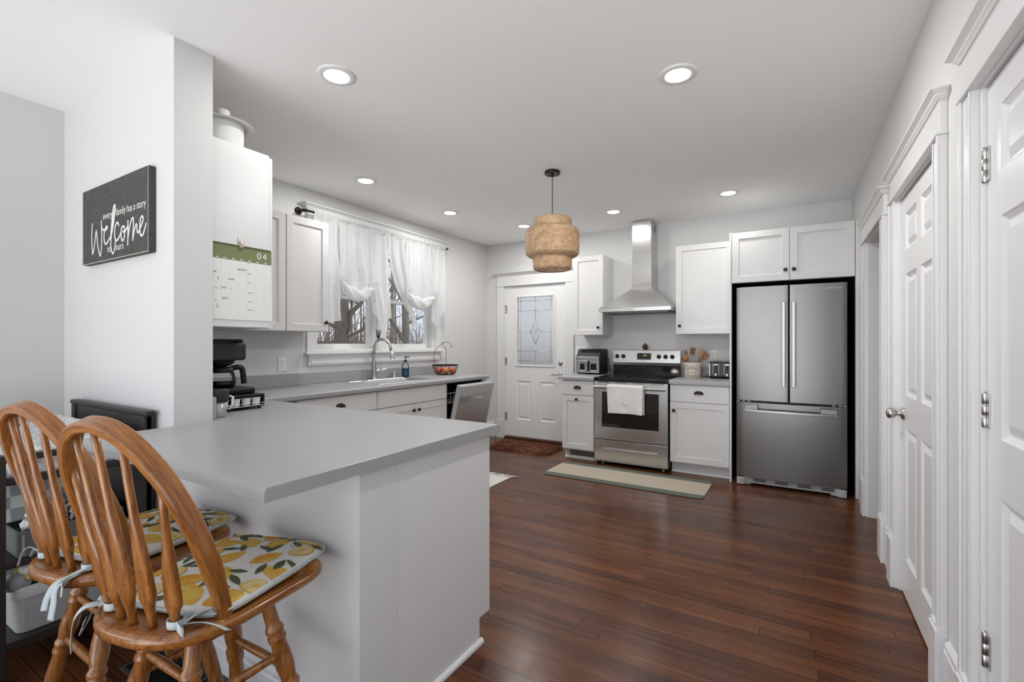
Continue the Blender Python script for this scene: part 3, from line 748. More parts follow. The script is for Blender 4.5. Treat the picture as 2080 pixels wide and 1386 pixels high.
# refrigerator surround
c = thing('fridge_cabinet', 'white two door cabinet above the refrigerator with tall side panels framing it', 'cabinet', (-.486, 4.738, 1.822), 0, UG)
mb = MB(); mb.box(0, .918, .0195, .655, 0, .458); obj('carcass', mb, M_CAB, c, local=True, bevel=.0015)
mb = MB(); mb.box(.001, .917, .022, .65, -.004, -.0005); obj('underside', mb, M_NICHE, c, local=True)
add_door(c, .001, .002, .453, .454, (.425, .09)); add_door(c, .458, .002, .458, .454, (.488, .09))
mb = MB(); mb.box(-.505, -.488, 4.738, YB - .002, 0, 2.284); obj('side_panel', mb, M_CAB, c, bevel=.0015)
mb = MB(); mb.box(.434, .4668, 4.738, YB - .002, 0, 2.276); obj('side_panel', mb, M_CAB, c, bevel=.0015)
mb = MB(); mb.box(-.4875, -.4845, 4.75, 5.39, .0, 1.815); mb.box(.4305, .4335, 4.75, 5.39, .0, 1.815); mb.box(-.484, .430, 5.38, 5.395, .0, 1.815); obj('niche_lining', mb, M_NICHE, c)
# ================================================================ refrigerator
fr = thing('refrigerator', 'stainless french door refrigerator with a bottom freezer drawer', 'refrigerator', (-.034, 5.0, 0))
mb = MB(); mb.box(-.440, .372, 4.775, 5.36, .03, 1.755); obj('cabinet_body', mb, M_BLACK, fr, bevel=.004)
def bowed(x0, x1, z0, z1, yf=4.697, bow=.020, t=.06, xc=-.034, hw=.41):
    mb = MB(); n = 14
    def yy(x): return yf - bow * (1 - ((x - xc) / hw) ** 2)
    r = .008
    fr_ = [(x0 + r * 1.0, yy(x0) + .0)] 
    pts = [(x0, yy(x0) + r)] + [(x0 + .0015, yy(x0) + .003), (x0 + .004, yy(x0) + .0008)] + [(x0 + r + (x1 - x0 - 2 * r) * k / n, yy(x0 + r + (x1 - x0 - 2 * r) * k / n)) for k in range(n + 1)] + [(x1 - .004, yy(x1) + .0008), (x1 - .0015, yy(x1) + .003), (x1, yy(x1) + r)]
    poly = pts + [(x1, yf + t), (x0, yf + t)]
    mb.prism(poly, z0, z1, 'z'); return mb
def fdoor(name, x0, x1, z0, z1, grade=None):
    return obj(name, bowed(x0, x1, z0, z1), M_STEELF, fr, smooth_angle=30, bevel=.0018)
dl = fdoor('fridge_door', -.445, -.0385, .762, 1.773); dr = fdoor('fridge_door', -.0305, .377, .762, 1.773); dd = fdoor('freezer_drawer', -.445, .377, .078, .744)
for x, p in ((-.074, dl), (.0, dr)):
    mb = MB(); mb.box(x - .0135, x + .0135, 4.622, 4.640, .895, 1.628)
    for z in (.915, 1.608): mb.box(x - .010, x + .010, 4.638, 4.685, z - .014, z + .014)
    obj('door_handle', mb, M_HANDLE, p, bevel=.004)
mb = MB(); mb.prism([(x, 4.622 - .022 * (1 - ((x + .034) / .343) ** 2)) for x in [-.377 + .686 * k / 16 for k in range(17)]] + [(x, 4.642 - .022 * (1 - ((x + .034) / .343) ** 2)) for x in [.309 - .686 * k / 16 for k in range(17)]], .668, .690, 'z')
obj('drawer_handle', mb, M_HANDLE, dd, bevel=.003)
mb = MB(); mb.box(-.372, -.27, 4.64, 4.69, .684, .726); mb.box(.19, .305, 4.64, 4.69, .684, .726); obj('handle_bracket', mb, M_STEELF, dd, bevel=.003)
for (x, z, r, sx) in ((-.383, .235, .03, .4), (-.215, .24, .008, 1), (-.15, .25, .006, 1), (-.21, .135, .012, 1.2)):
    pass
mb = MB(); mb.box(-.43, .362, 4.712, 4.74, .745, .762); 
for x in (-.43, -.385, -.345, .285, .33, .362): mb.box(x - .012, x + .012, 4.703, 4.715, .747, .759, 1)
obj('hinge_strip', mb, [M_BLACK, mat('hinge_grey', (.25, .25, .25), .45, .5)], fr)
mb = MB(); mb.box(-.40, .332, 4.712, 4.73, .022, .075, 0)
for k in range(4):
    for z in (.040, .055): mb.box(-.31 + k * .17, -.21 + k * .17, 4.7105, 4.714, z, z + .008, 1)
obj('base_grille', mb, [mat('grey_plastic', (.33, .33, .33), .4), M_BLACK], fr)
for s in (-1, 1):
    mb = MB(); x = -.034 + s * .345
    mb.prism([(x - s * .05, 4.716), (x - s * .02, 4.712), (x + s * .0, 4.690), (x + s * .03, 4.676), (x + s * .062, 4.684), (x + s * .066, 4.76), (x - s * .05, 4.76)][::s], .005, .068, 'z')
    obj('front_foot', mb, mat('grey_foot', (.42, .42, .42), .4), fr, bevel=.008)
lg = text_mb('SAMSUNG', .021, .0005, space=1.25); lg.bm.transform(Matrix.Translation((.285, 0, 1.724)))
for v in lg.bm.verts: v.co.y = 4.697 - .020 * (1 - ((v.co.x + .034) / .41) ** 2) - .0006
lg.bm.transform(Matrix.Identity(4)); obj('brand_lettering', lg, mat('faded_logo', (.72, .71, .69), .4), dr)

# ================================================================ range hood
hd = thing('range_hood', 'stainless chimney range hood with a pyramid canopy above the stove', 'range hood', (-1.45, 5.4, 1.61), 0)
HX0, HX1, HY0 = -1.832, -1.068, 4.905
CX0, CX1, CY0 = -1.527, -1.322, 5.130
mb = MB()
b = [mb.v(p) for p in ((HX0, HY0, 1.652), (HX1, HY0, 1.652), (HX1, 5.398, 1.652), (HX0, 5.398, 1.652))]; tp = [mb.v(p) for p in ((CX0 - .006, CY0 - .006, 1.870), (CX1 + .006, CY0 - .006, 1.870), (CX1 + .006, 5.398, 1.870), (CX0 - .006, 5.398, 1.870))]
for k in range(4): mb.f([b[k], b[(k + 1) % 4], tp[(k + 1) % 4], tp[k]])
mb.f(tp)
mb.f(b[::-1])
obj('canopy', mb, M_STEEL, hd)
mb = MB(); mb.box(HX0, HX1, HY0, 5.398, 1.612, 1.6515); obj('rim_band', mb, M_STEEL, hd, bevel=.002)
mb = MB(); mb.box(HX0 + .03, HX1 - .03, HY0 + .03, 5.36, 1.600, 1.613); obj('filter', mb, mat('filter_metal', (.20, .20, .20), .5, .8), hd)
mb = MB(); mb.box(CX0 - .004, CX1 + .004, CY0 - .004, 5.398, 1.868, 2.222); obj('lower_flue', mb, M_STEEL, hd, bevel=.0015)
mb = MB(); mb.box(CX0, CX1, CY0, 5.398, 2.222, 2.612)
for k in range(7): mb.box(CX1, CX1 + .0006, 5.24, 5.33, 2.50 + k * .012, 2.506 + k * .012, 1)
obj('upper_flue', mb, [M_STEEL, M_BLACK], hd, bevel=.0012)
for k in range(5):
    mb = MB(); mb.lathe([(0, 0), (.0052, 0), (.0052, -.003), (.004, -.004), (0, -.004)], (-1.294 + k * .0255, HY0, 1.634), 12, axis='y'); obj('button', mb, M_WHITE, hd)
mb = MB(); mb.box(-1.562, -1.445, HY0 - .0008, HY0, 1.618, 1.644, 0); mb.box(-1.556, -1.451, HY0 - .0012, HY0 - .0007, 1.628, 1.637, 1)
obj('rating_sticker', mb, [M_WHITE, mat('sticker_grey', (.45, .44, .43), .5)], hd)

# ================================================================ stove
st = thing('stove', 'stainless freestanding electric stove with black glass top and white towel', 'stove', (-1.43, 5.0, 0))
st['label'] = 'stainless freestanding electric stove with a black glass cooktop'
RX0, RX1 = -1.808, -1.052
mb = MB(); mb.box(RX0, RX1, 4.745, 5.385, .03, .872); obj('oven_body', mb, M_BLACK, st, bevel=.003)
mb = MB(); mb.box(RX0 - .002, RX1 + .002, 4.693, 5.30, .872, .918); ck = obj('cooktop', mb, M_BLACKG, st, bevel=.012, seg=3)
M_BURN = mat('burner_mark', (.045, .043, .042), .2)
for (x, y, r) in ((-1.63, 4.86, .105), (-1.23, 4.86, .085), (-1.62, 5.14, .08), (-1.24, 5.14, .10), (-1.43, 5.19, .05)):
    mb = MB(); mb.lathe([(r - .004, .9181), (r, .9186), (r + .001, .9181)], (x, y, 0), 40, closed=True); obj('burner_ring', mb, M_BURN, ck)
mb = MB(); mb.box(RX0 + .002, RX1 - .002, 4.712, 4.75, .855, .872, 0)
for k in range(4): mb.box(RX0 + .04 + k * .185, RX0 + .165 + k * .185, 4.7105, 4.713, .861, .866, 1)
obj('vent_strip', mb, [M_STEEL, M_BLACK], st)
od_ = [(.083, .665, .398 - .272, .762 - .272)]
mb = MB(); panelled(mb, .752, .583, .034, [(.081, .668, .128, .493)], 'shaker', depth=.004); mb.bm.transform(Matrix.Translation((RX0 + .002, 4.708, .272)))
od = obj('oven_door', mb, M_STEEL, st, bevel=.003)
mb = MB(); mb.box(RX0 + .084, RX0 + .669, 4.7085, 4.7115, .402, .764); obj('oven_window', mb, M_OVENG, od)
mb = MB(); hx = [RX0 + .012 + .73 * k / 20 for k in range(21)]
mb.tube([(x, 4.668 - .004 * sin(pi * k / 20), .818) for k, x in enumerate(hx)], .0165, 12)
for x in (RX0 + .035, RX1 - .035): mb.box(x - .022, x + .022, 4.668, 4.71, .808, .828)
obj('oven_handle', mb, M_HANDLE, od, smooth_angle=40)
mb = MB(); panelled(mb, .752, .226, .034, [(.092, .655, .138, .176)], 'shaker', depth=.014); mb.bm.transform(Matrix.Translation((RX0 + .002, 4.708, .038)))
obj('storage_drawer', mb, M_STEEL, st, bevel=.003)
for x in (RX0 + .07, RX1 - .06):
    mb = MB(); mb.lathe([(.018, 0), (.02, .004), (.012, .012), (.01, .035)], (x, 4.79, 0), 14); obj('levelling_foot', mb, M_NICKEL, st)
mb = MB(); mb.prism([(5.30, .905), (5.33, 1.03), (5.33, 1.10), (5.395, 1.10), (5.395, .905)], RX0 + .004, RX1 - .004, 'x'); obj('riser', mb, M_BLACKG, st, bevel=.003)
mb = MB(); mb.prism([(5.308, 1.020), (5.296, 1.052), (5.318, 1.195), (5.335, 1.198), (5.394, 1.196), (5.394, 1.02)], RX0 - .002, RX1 + .002, 'x'); bg = obj('control_panel', mb, [M_STEEL], st, bevel=.004)
mb = MB(); mb.prism([(5.302, 1.022), (5.2935, 1.052), (5.2955, 1.056), (5.32, 1.056), (5.32, 1.022)], RX0 - .002, RX1 + .002, 'x'); obj('lower_trim', mb, M_NICKEL, bg)
def pz(z): return 5.296 + (z - 1.052) / .143 * .022
TILT = Matrix.Rotation(-atan2(.022, .143), 4, 'X')
for x in (-1.755, -1.683, -1.282, -1.209, -1.137):
    mb = MB(); mb.lathe([(0, 0), (.024, 0), (.0235, -.007), (.020, -.012), (.0185, -.019), (0, -.020)], (0, 0, 0), 20, axis='y'); mb.box(-.0055, .0055, -.033, -.012, -.021, .021)
    mb.bm.transform(Matrix.Translation((x, pz(1.122), 1.122)) @ TILT); obj('burner_knob', mb, M_BLACK, bg, bevel=.001)
mb = MB(); mb.box(-.078, .078, -.003, .002, -.036, .036); mb.bm.transform(Matrix.Translation((-1.445, pz(1.124), 1.124)) @ TILT); dp = obj('display', mb, M_BLACKG, bg, bevel=.001)
mb = text_mb('1:14', .021, .0002, space=1.05); mb.bm.transform(Matrix.Translation((-1.437, pz(1.124), 1.124)) @ TILT @ Matrix.Translation((0, -.0036, .004)))
obj('clock_digits', mb, mat('green_digits', (.3, .4, .02), .4, emit=(.55, .75, .10), estr=1.5), dp)
mb = MB()
for (x, z, w) in ((-.050, .010, .012), (-.052, -.020, .010), (-.024, -.021, .013), (-.002, -.021, .009), (.048, .010, .009), (.05, -.021, .011), (.022, -.021, .008)): mb.box(x - w / 2, x + w / 2, -.0036, -.003, z - .002, z + .002)
mb.bm.transform(Matrix.Translation((-1.445, pz(1.124), 1.124)) @ TILT); obj('touch_labels', mb, mat('label_print', (.28, .28, .30), .5), dp)
mb = text_mb('FRIGIDAIRE', .0115, .0002); mb.bm.transform(Matrix.Translation((-1.445, pz(1.068) - .0006, 1.066)) @ TILT); obj('brand_lettering', mb, mat('logo_dark', (.12, .12, .10), .5), bg)
# towel over the handle
def towel(u, v):
    x = -1.645 + .372 * u; L = .60; s = v * L
    top = .838
    if s < .28: y, z = 4.648 - .004, .555 + s
    elif s < .32: a = pi * (s - .28) / .04; y, z = 4.664 - .018 * cos(a) - .002, .835 + .012 * sin(a)
    else: y, z = 4.688, .835 - (s - .32)
    k = min(1, max(0, (.28 - s) / .28))
    wv = .006 * sin(u * 11 + v * 3) * k + .004 * sin(u * 23 + 1.0 + v * 9) * k + .005 * noise.noise(Vector((u * 5, v * 7, 3)))
    if s < .28: y += wv * .9 - .004 * k; z += .006 * sin(u * 3.0) * k
    return (x + .010 * k * (u - .5) * -2, y, z)
mb = MB(); mb.grid(towel, 44, 60)
M_TOWEL = fabric('white_cotton', (.78, .78, .775), .95, 500, .04, .35)
tw = obj('hand_towel', mb, M_TOWEL, solid=.003); tag(tw, 'white cotton hand towel hung over the oven door handle', 'towel')
mb = MB()
def dash(x, z, dx, dz, w=.0022): mb.strip([(x, 4.632, z), (x + dx, 4.632, z + dz)], (w, 0, w * .4))
for q in ((-1.478, .672, .004, .012), (-1.482, .657, -.004, .010), (-1.478, .644, .006, -.008), (-1.432, .655, .002, -.014), (-1.46, .646, .02, -.002), (-1.47, .640, .006, .002)): dash(*q)
obj('printed_motif', mb, mat('towel_print', (.08, .08, .08), .8), tw)
# ================================================================ sink, faucet, dishwasher
def rrect(x0, x1, y0, y1, r, n=6):
    pts = []
    for cx_, cy_, a0 in ((x1 - r, y1 - r, 0), (x0 + r, y1 - r, pi / 2), (x0 + r, y0 + r, pi), (x1 - r, y0 + r, 1.5 * pi)):
        for k in range(n + 1): a = a0 + pi / 2 * k / n; pts.append((cx_ + r * cos(a), cy_ + r * sin(a)))
    return pts
def loft(mb, loops, m=0, cap=True):
    prev = None
    for (pts, z) in loops:
        cur = [mb.v((x, y, z)) for x, y in pts]
        if prev:
            for k in range(len(cur)): mb.f([prev[k], prev[(k + 1) % len(cur)], cur[(k + 1) % len(cur)], cur[k]], m, True)
        prev = cur
    if cap: mb.f(prev, m)
    return mb
sk = thing('sink', 'stainless single bowl sink set into the counter under the window', 'sink', (-3.31, 3.3, CT1))
mb = MB(); g = lambda e, r: rrect(SX0 - e, SX1 + e, SY0 - e, SY1 + e, r)
loft(mb, [(g(.014, .03), CT1 + .0005), (g(.012, .03), CT1 + .0025), (g(-.002, .03), CT1 + .0025), (g(-.008, .04), CT1 - .006), (g(-.016, .045), CT1 - .15), (g(-.045, .06), CT1 - .175), (g(-.17, .04), CT1 - .182)])
obj('basin', mb, M_STEEL, sk, smooth_angle=40)
mb = MB(); mb.lathe([(.044, .003), (.04, .005), (.03, .001), (0, 0)], ((SX0 + SX1) / 2, (SY0 + SY1) / 2, CT1 - .181), 24); obj('drain', mb, M_CHROME, sk)
fc = thing('faucet', 'brushed nickel gooseneck pull-down faucet behind the sink', 'faucet', (-3.573, 3.30, CT1))
mb = MB(); mb.lathe([(.034, .0), (.034, .004), (.030, .012), (.0275, .05), (.025, .12), (.021, .16), (.0175, .19), (0, .19)], (-3.573, 3.30, CT1), 24); obj('body', mb, M_NICKEL, fc, smooth_angle=50)
P_ = [(-3.573, 3.30, 1.10), (-3.573, 3.30, 1.20)] + [(-3.573 + .085 * (1 - cos(a)), 3.30 + .028 * (1 - cos(a)), 1.225 + .085 * sin(a)) for a in [pi * k / 12 for k in range(13)]]
P_ += [(-3.398, 3.358, 1.19)]
mb = MB(); mb.tube(P_, .0150, 14); obj('spout', mb, M_NICKEL, fc)
mb = MB(); mb.tube([(-3.399, 3.358, 1.20), (-3.396, 3.36, 1.185), (-3.388, 3.364, 1.13), (-3.386, 3.366, 1.115)], [.015, .019, .0225, .02], 16); obj('spray_head', mb, M_CHROME, fc)
mb = MB(); mb.tube([(-3.573, 3.30, .995), (-3.562, 3.34, 1.0), (-3.552, 3.37, 1.002)], [.017, .017, .015], 12); mb.tube([(-3.552, 3.365, 1.0), (-3.535, 3.42, 1.012), (-3.525, 3.45, 1.018)], [.016, .008, .005], 10); obj('handle', mb, M_CHROME, fc)
mb = MB(); mb.lathe([(.026, 0), (.026, .05), (.024, .066), (0, .068)], (-3.572, 3.575, CT1), 20); tag(obj('air_gap', mb, M_CHROME, smooth_angle=50), 'small chrome dishwasher air gap cap beside the soap bottle', 'air gap cap')
so = thing('soap_bottle', 'clear pump bottle half full of blue dish soap behind the sink', 'soap bottle', (-3.535, 3.70, CT1))
mb = MB(); mb.lathe([(0, 0), (.036, 0), (.039, .004), (.039, .115), (.034, .135), (.016, .15), (.014, .165)], (-3.535, 3.70, CT1), 24); obj('bottle_body', mb, M_GLASSJ, so, smooth_angle=50)
mb = MB(); mb.lathe([(0, .003), (.0365, .003), (.0365, .092), (0, .092)], (-3.535, 3.70, CT1), 24); obj('soap', mb, mat('blue_soap', (.03, .11, .22), .15), so)
mb = MB(); mb.lathe([(0, .158), (.017, .158), (.017, .176), (.006, .18), (.005, .205), (.012, .207), (.012, .216), (0, .217)], (-3.535, 3.70, CT1), 16); mb.tube([(-3.535, 3.70, CT1 + .212), (-3.50, 3.705, CT1 + .212), (-3.49, 3.706, CT1 + .205)], .0055, 8); obj('pump', mb, M_BLACK, so)
# fruit basket
BC = (-3.40, 4.20)
fb = thing('fruit_basket', 'black wire fruit basket with a banana hook on the counter', 'fruit basket', (*BC, CT1))
mb = MB()
prof = [(.088, .006), (.105, .012), (.125, .04), (.138, .075), (.145, .108)]
for k in range(30): a = 2 * pi * k / 30; mb.tube([(BC[0] + r * cos(a), BC[1] + r * sin(a), CT1 + z) for r, z in prof], .0013, 5, caps=False)
for (r, z, q) in ((.088, .005, .003), (.125, .04, .0016), (.138, .075, .0016)): mb.tube([(BC[0] + r * cos(2 * pi * k / 36), BC[1] + r * sin(2 * pi * k / 36), CT1 + z) for k in range(36)], q, 6, closed=True)
for k in range(-3, 4): x = k * .025; y = (.088 ** 2 - x * x) ** .5; mb.tube([(BC[0] + x, BC[1] - y, CT1 + .005), (BC[0] + x, BC[1] + y, CT1 + .005)], .0013, 5)
obj('wire_bowl', mb, M_IRON, fb)
mb = MB(); mb.lathe([(.140, .102), (.149, .102), (.150, .116), (.141, .116)], (*BC, CT1), 40, closed=True); obj('rim', mb, mat('rim_wood_dark', (.025, .018, .014), .5), fb)
mb = MB()
for (dx, dy) in ((-.118, -.055), (-.06, .085)):
    mb.tube(smooth3([(BC[0] + dx, BC[1] + dy, CT1 + .075), (BC[0] + dx, BC[1] + dy, CT1 + .22), (BC[0] + dx * .9, BC[1] + dy * .8 + .01, CT1 + .29), (BC[0] - .05, BC[1] + .0, CT1 + .355), (BC[0] - .02, BC[1] + .03, CT1 + .37)]), .0026, 6)
mb.tube(smooth3([(BC[0] - .02, BC[1] + .03, CT1 + .37), (BC[0] + .0, BC[1] + .05, CT1 + .368), (BC[0] + .02, BC[1] + .068, CT1 + .35), (BC[0] + .025, BC[1] + .072, CT1 + .325), (BC[0] + .035, BC[1] + .08, CT1 + .318), (BC[0] + .045, BC[1] + .088, CT1 + .33)]), .0026, 6)
obj('banana_hook', mb, M_IRON, fb)
def apple_mat(nm, a, b):
    m = mat(nm, a, .3); t = NT(m); t.set('Base Color', t.ramp(t.noise(t.coord((1, 1, .4)), 28, 3), [(.4, a), (.62, b)])); return m
AM = [apple_mat('apple_red', (.42, .02, .015), (.62, .13, .05)), apple_mat('apple_blush', (.55, .10, .04), (.70, .40, .12)), apple_mat('apple_orange_red', (.60, .06, .03), (.66, .22, .08))]
AL = ['red apple at the left side of the fruit basket', 'blushed yellow apple in the middle of the fruit basket', 'orange red apple at the right side of the fruit basket', 'apple at the back of the fruit basket by the wall']
for k, (dx, dy, dz) in enumerate(((-.066, -.040, .049), (.013, -.013, .049), (.066, .046, .049), (-.036, .058, .049))):
    mb = MB(); ap = [(0, -.022), (.014, -.034), (.028, -.026), (.037, -.004), (.036, .012), (.026, .029), (.012, .033), (.004, .026), (0, .024)]
    mb.lathe([(r * 1.10, z * 1.10) for r, z in ap], (BC[0] + dx, BC[1] + dy, CT1 + dz), 18)
    a = obj('apple', mb, AM[k % 3]); tag(a, AL[k], 'apple', 'apples in the fruit basket')
    mb = MB(); mb.tube([(BC[0] + dx, BC[1] + dy, CT1 + dz + .025), (BC[0] + dx + .004, BC[1] + dy + .003, CT1 + dz + .047)], .0015, 5); obj('stem', mb, M_TWIG, a)
# dishwasher
dw = thing('dishwasher', 'stainless dishwasher with its door tilted partly open', 'dishwasher', (-3.3, 4.02, 0))
DY0, DY1 = 3.722, 4.328
mb = MB(); mb.box(-3.60, -2.995, DY0, DY0 + .012, .10, .868); mb.box(-3.60, -2.995, DY1 - .012, DY1, .10, .868); mb.box(-3.60, -2.995, DY0, DY1, .856, .868); mb.box(-3.60, -3.585, DY0, DY1, .10, .868); mb.box(-3.60, -2.995, DY0, DY1, .10, .13); mb.box(-3.60, -3.07, DY0, DY1, 0, .10)
obj('tub', mb, M_BLACK, dw)
HM = Matrix.Translation((-2.995, 0, .115)) @ Matrix.Rotation(radians(14.0), 4, 'Y')
mb = MB(); mb.box(-.058, 0, DY0 + .004, DY1 - .004, 0, .752)
mb.bm.transform(HM); dd2 = obj('dishwasher_door', mb, mat('door_steel', (.62, .62, .62), .36, .85), dw, bevel=.004)
mb = MB(); mb.box(-.002, .003, DY0 + .006, DY1 - .006, .652, .748); mb.bm.transform(HM); obj('top_fascia', mb, mat('fascia_grey', (.58, .58, .58), .4, .4), dd2, bevel=.002)
mb = MB(); mb.box(-.001, .0022, DY0 + .03, DY0 + .20, .572, .638, 0); mb.box(.0015, .0035, DY0 + .035, DY0 + .105, .578, .632, 1); mb.box(.0015, .0035, DY0 + .115, DY0 + .185, .578, .632, 1); mb.bm.transform(HM); obj('control_inset', mb, [M_NICKEL, mat('inset_grey', (.40, .40, .40), .35, .6)], dd2)
mb = MB(); mb.box(-.001, .0012, DY0 + .29, DY0 + .42, .60, .612); mb.bm.transform(HM); obj('door_sticker', mb, M_WHITE, dd2)
mb = MB(); mb.box(-.001, .0032, DY0 + .35, DY0 + .385, .70, .71); mb.bm.transform(HM); obj('brand_plate', mb, M_NICKEL, dd2)
M_WIRE = mat('rack_wire', (.62, .62, .61), .35, .3)
mb = MB()
for z in (.66, .76): mb.tube([(-3.56, DY0 + .03, z), (-3.02, DY0 + .03, z), (-3.02, DY1 - .03, z), (-3.56, DY1 - .03, z)], .0025, 6)
for k in range(11): y = DY0 + .04 + k * .0525; mb.tube([(-3.02, y, .66), (-3.02, y, .77)], .002, 5); mb.tube([(-3.02, y, .66), (-3.56, y, .66)], .002, 5)
for k in range(6): x = -3.54 + k * .1; mb.tube([(x, DY0 + .03, .66), (x, DY0 + .03, .76)], .002, 5); mb.tube([(x, DY1 - .03, .66), (x, DY1 - .03, .76)], .002, 5)
obj('dish_rack', mb, M_WIRE, dw)
mb = MB()
for z in (.30, .40): mb.tube([(-3.56, DY0 + .03, z), (-3.03, DY0 + .03, z), (-3.03, DY1 - .03, z), (-3.56, DY1 - .03, z)], .0025, 6)
for k in range(11): y = DY0 + .04 + k * .0525; mb.tube([(-3.03, y, .30), (-3.03, y, .42)], .002, 5); mb.tube([(-3.03, y, .30), (-3.56, y, .30)], .002, 5)
obj('dish_rack', mb, M_WIRE, dw)

# ================================================================ ceiling lights
M_LENS = mat('lamp_lens', (1, 1, 1), .5, emit=(1, .98, .94), estr=9)
LP = [(-1.972, 1.576, 'large recessed ceiling light above the peninsula counter'), (-.498, 2.449, 'large recessed ceiling light in the open floor side near the doors'),
      (-3.039, 2.717, 'recessed ceiling light in front of the wall cabinets nearest the window'), (-3.039, 3.830, 'recessed ceiling light in front of the sink window'),
      (-2.657, 4.700, 'recessed ceiling light behind the woven pendant near the back door'), (-1.582, 4.660, 'recessed ceiling light just in front of the range hood chimney'), (-.503, 4.608, 'recessed ceiling light in front of the refrigerator cabinet')]
PW = [3.6, 13, 5.5, 7, 7, 3.0, 3.0]
for (x, y, lb), pw in zip(LP, PW):
    r = thing('ceiling_light', lb, 'ceiling light', (x, y, H), 0, 'recessed ceiling lights')
    mb = MB(); mb.lathe([(.094, 0), (.092, -.004), (.080, -.008), (.066, -.0085), (.060, -.006), (.058, .0)], (x, y, H), 36); obj('trim_ring', mb, M_WHITE, r, smooth_angle=60)
    mb = MB(); mb.lathe([(.0595, -.0045), (.03, -.0055), (0, -.006)], (x, y, H), 32); obj('lens', mb, M_LENS, r)
    d = bpy.data.lights.new('downlight', 'AREA'); d.shape = 'DISK'; d.size = .11; d.energy = pw; d.color = (1, .985, .965)
    lo = bpy.data.objects.new('downlight', d); COL.objects.link(lo); lo.location = (x, y, H - .012)

# pendant
px_, py_ = -1.625, 3.329
pd = thing('pendant_lamp', 'woven bamboo pendant lamp with three stepped tiers on a dark cord', 'pendant lamp', (px_, py_, H))
mb = MB(); mb.lathe([(0, 0), (.0585, 0), (.060, -.003), (.060, -.020), (.057, -.024), (0, -.025)], (px_, py_, H), 32)
mb.lathe([(0, -.024), (.010, -.025), (.010, -.038), (.006, -.042), (0, -.042)], (px_, py_, H), 12)
for a in (.5, 2.6, 4.7): mb.lathe([(0, -.024), (.005, -.024), (.005, -.029), (0, -.03)], (px_ + .042 * cos(a), py_ + .042 * sin(a), H), 8)
obj('ceiling_rose', mb, M_IRON, pd, smooth_angle=40)
mb = MB(); mb.tube([(px_, py_, H - .03), (px_, py_, 2.19)], .003, 8); obj('cord', mb, M_BLACK, pd)
mb = MB(); mb.lathe([(0, 2.20), (.018, 2.20), (.02, 2.15), (.016, 2.12), (0, 2.12)], (px_, py_, 0), 16); obj('socket', mb, M_BLACK, pd)
mb = MB(); mb.sphere((px_, py_, 2.07), .035, 16); obj('bulb', mb, M_WHITE, pd)
prof = [(.120, 2.246), (.140, 2.250), (.150, 2.242), (.1525, 2.228), (.1525, 2.182), (.160, 2.174), (.188, 2.168), (.204, 2.155), (.2095, 2.135), (.2105, 2.06), (.2105, 1.995), (.206, 1.968), (.190, 1.952), (.163, 1.946), (.154, 1.938), (.1515, 1.92), (.1515, 1.872), (.147, 1.854), (.134, 1.845), (.118, 1.844)]
def resample(pr, n):
    L = [0]
    for a, b in zip(pr, pr[1:]): L.append(L[-1] + hypot(b[0] - a[0], b[1] - a[1]))
    out = []; j = 0
    for k in range(n + 1):
        s = L[-1] * k / n
        while j < len(L) - 2 and L[j + 1] < s: j += 1
        f = (s - L[j]) / (L[j + 1] - L[j]); out.append((pr[j][0] + (pr[j + 1][0] - pr[j][0]) * f, pr[j][1] + (pr[j + 1][1] - pr[j][1]) * f, s))
    return out
rs = resample(prof, 64)
M_BAM = mat('bamboo_strip', (.50, .32, .17), .6); t = NT(M_BAM); n = t.noise(t.coord((1, 1, 1)), 26, 3); t.set('Base Color', t.ramp(n, [(.3, (.46, .28, .145)), (.7, (.66, .46, .28))]))
mb = MB(); NS = 62
for fam in (1, -1):
    for i in range(NS):
        th0 = 2 * pi * i / NS; A = []; B = []
        for k, (r, z, s) in enumerate(rs):
            th = th0 + fam * s * 4.6; hw = (2 * pi * .17 / NS) * .34 / .17; ro = r + .0011 * (1 if ((k + i + (fam > 0)) % 4 < 2) else -1)
            A.append(mb.v((px_ + ro * cos(th - hw), py_ + ro * sin(th - hw), z))); B.append(mb.v((px_ + ro * cos(th + hw), py_ + ro * sin(th + hw), z)))
        for k in range(64): mb.f([A[k], A[k + 1], B[k + 1], B[k]])
obj('woven_shade', mb, M_BAM, pd)
mb = MB()
for (r, z) in ((.121, 2.246), (.119, 1.845), (.153, 2.18), (.155, 1.941)): mb.tube([(px_ + r * cos(2 * pi * k / 40), py_ + r * sin(2 * pi * k / 40), z) for k in range(40)], .0025, 6, closed=True)
for k in range(3): a = 2 * pi * k / 3; mb.tube([(px_ + .02 * cos(a), py_ + .02 * sin(a), 2.19), (px_ + .12 * cos(a), py_ + .12 * sin(a), 2.244)], .002, 5)
obj('wire_frame', mb, mat('bamboo_rim', (.36, .21, .10), .6), pd)

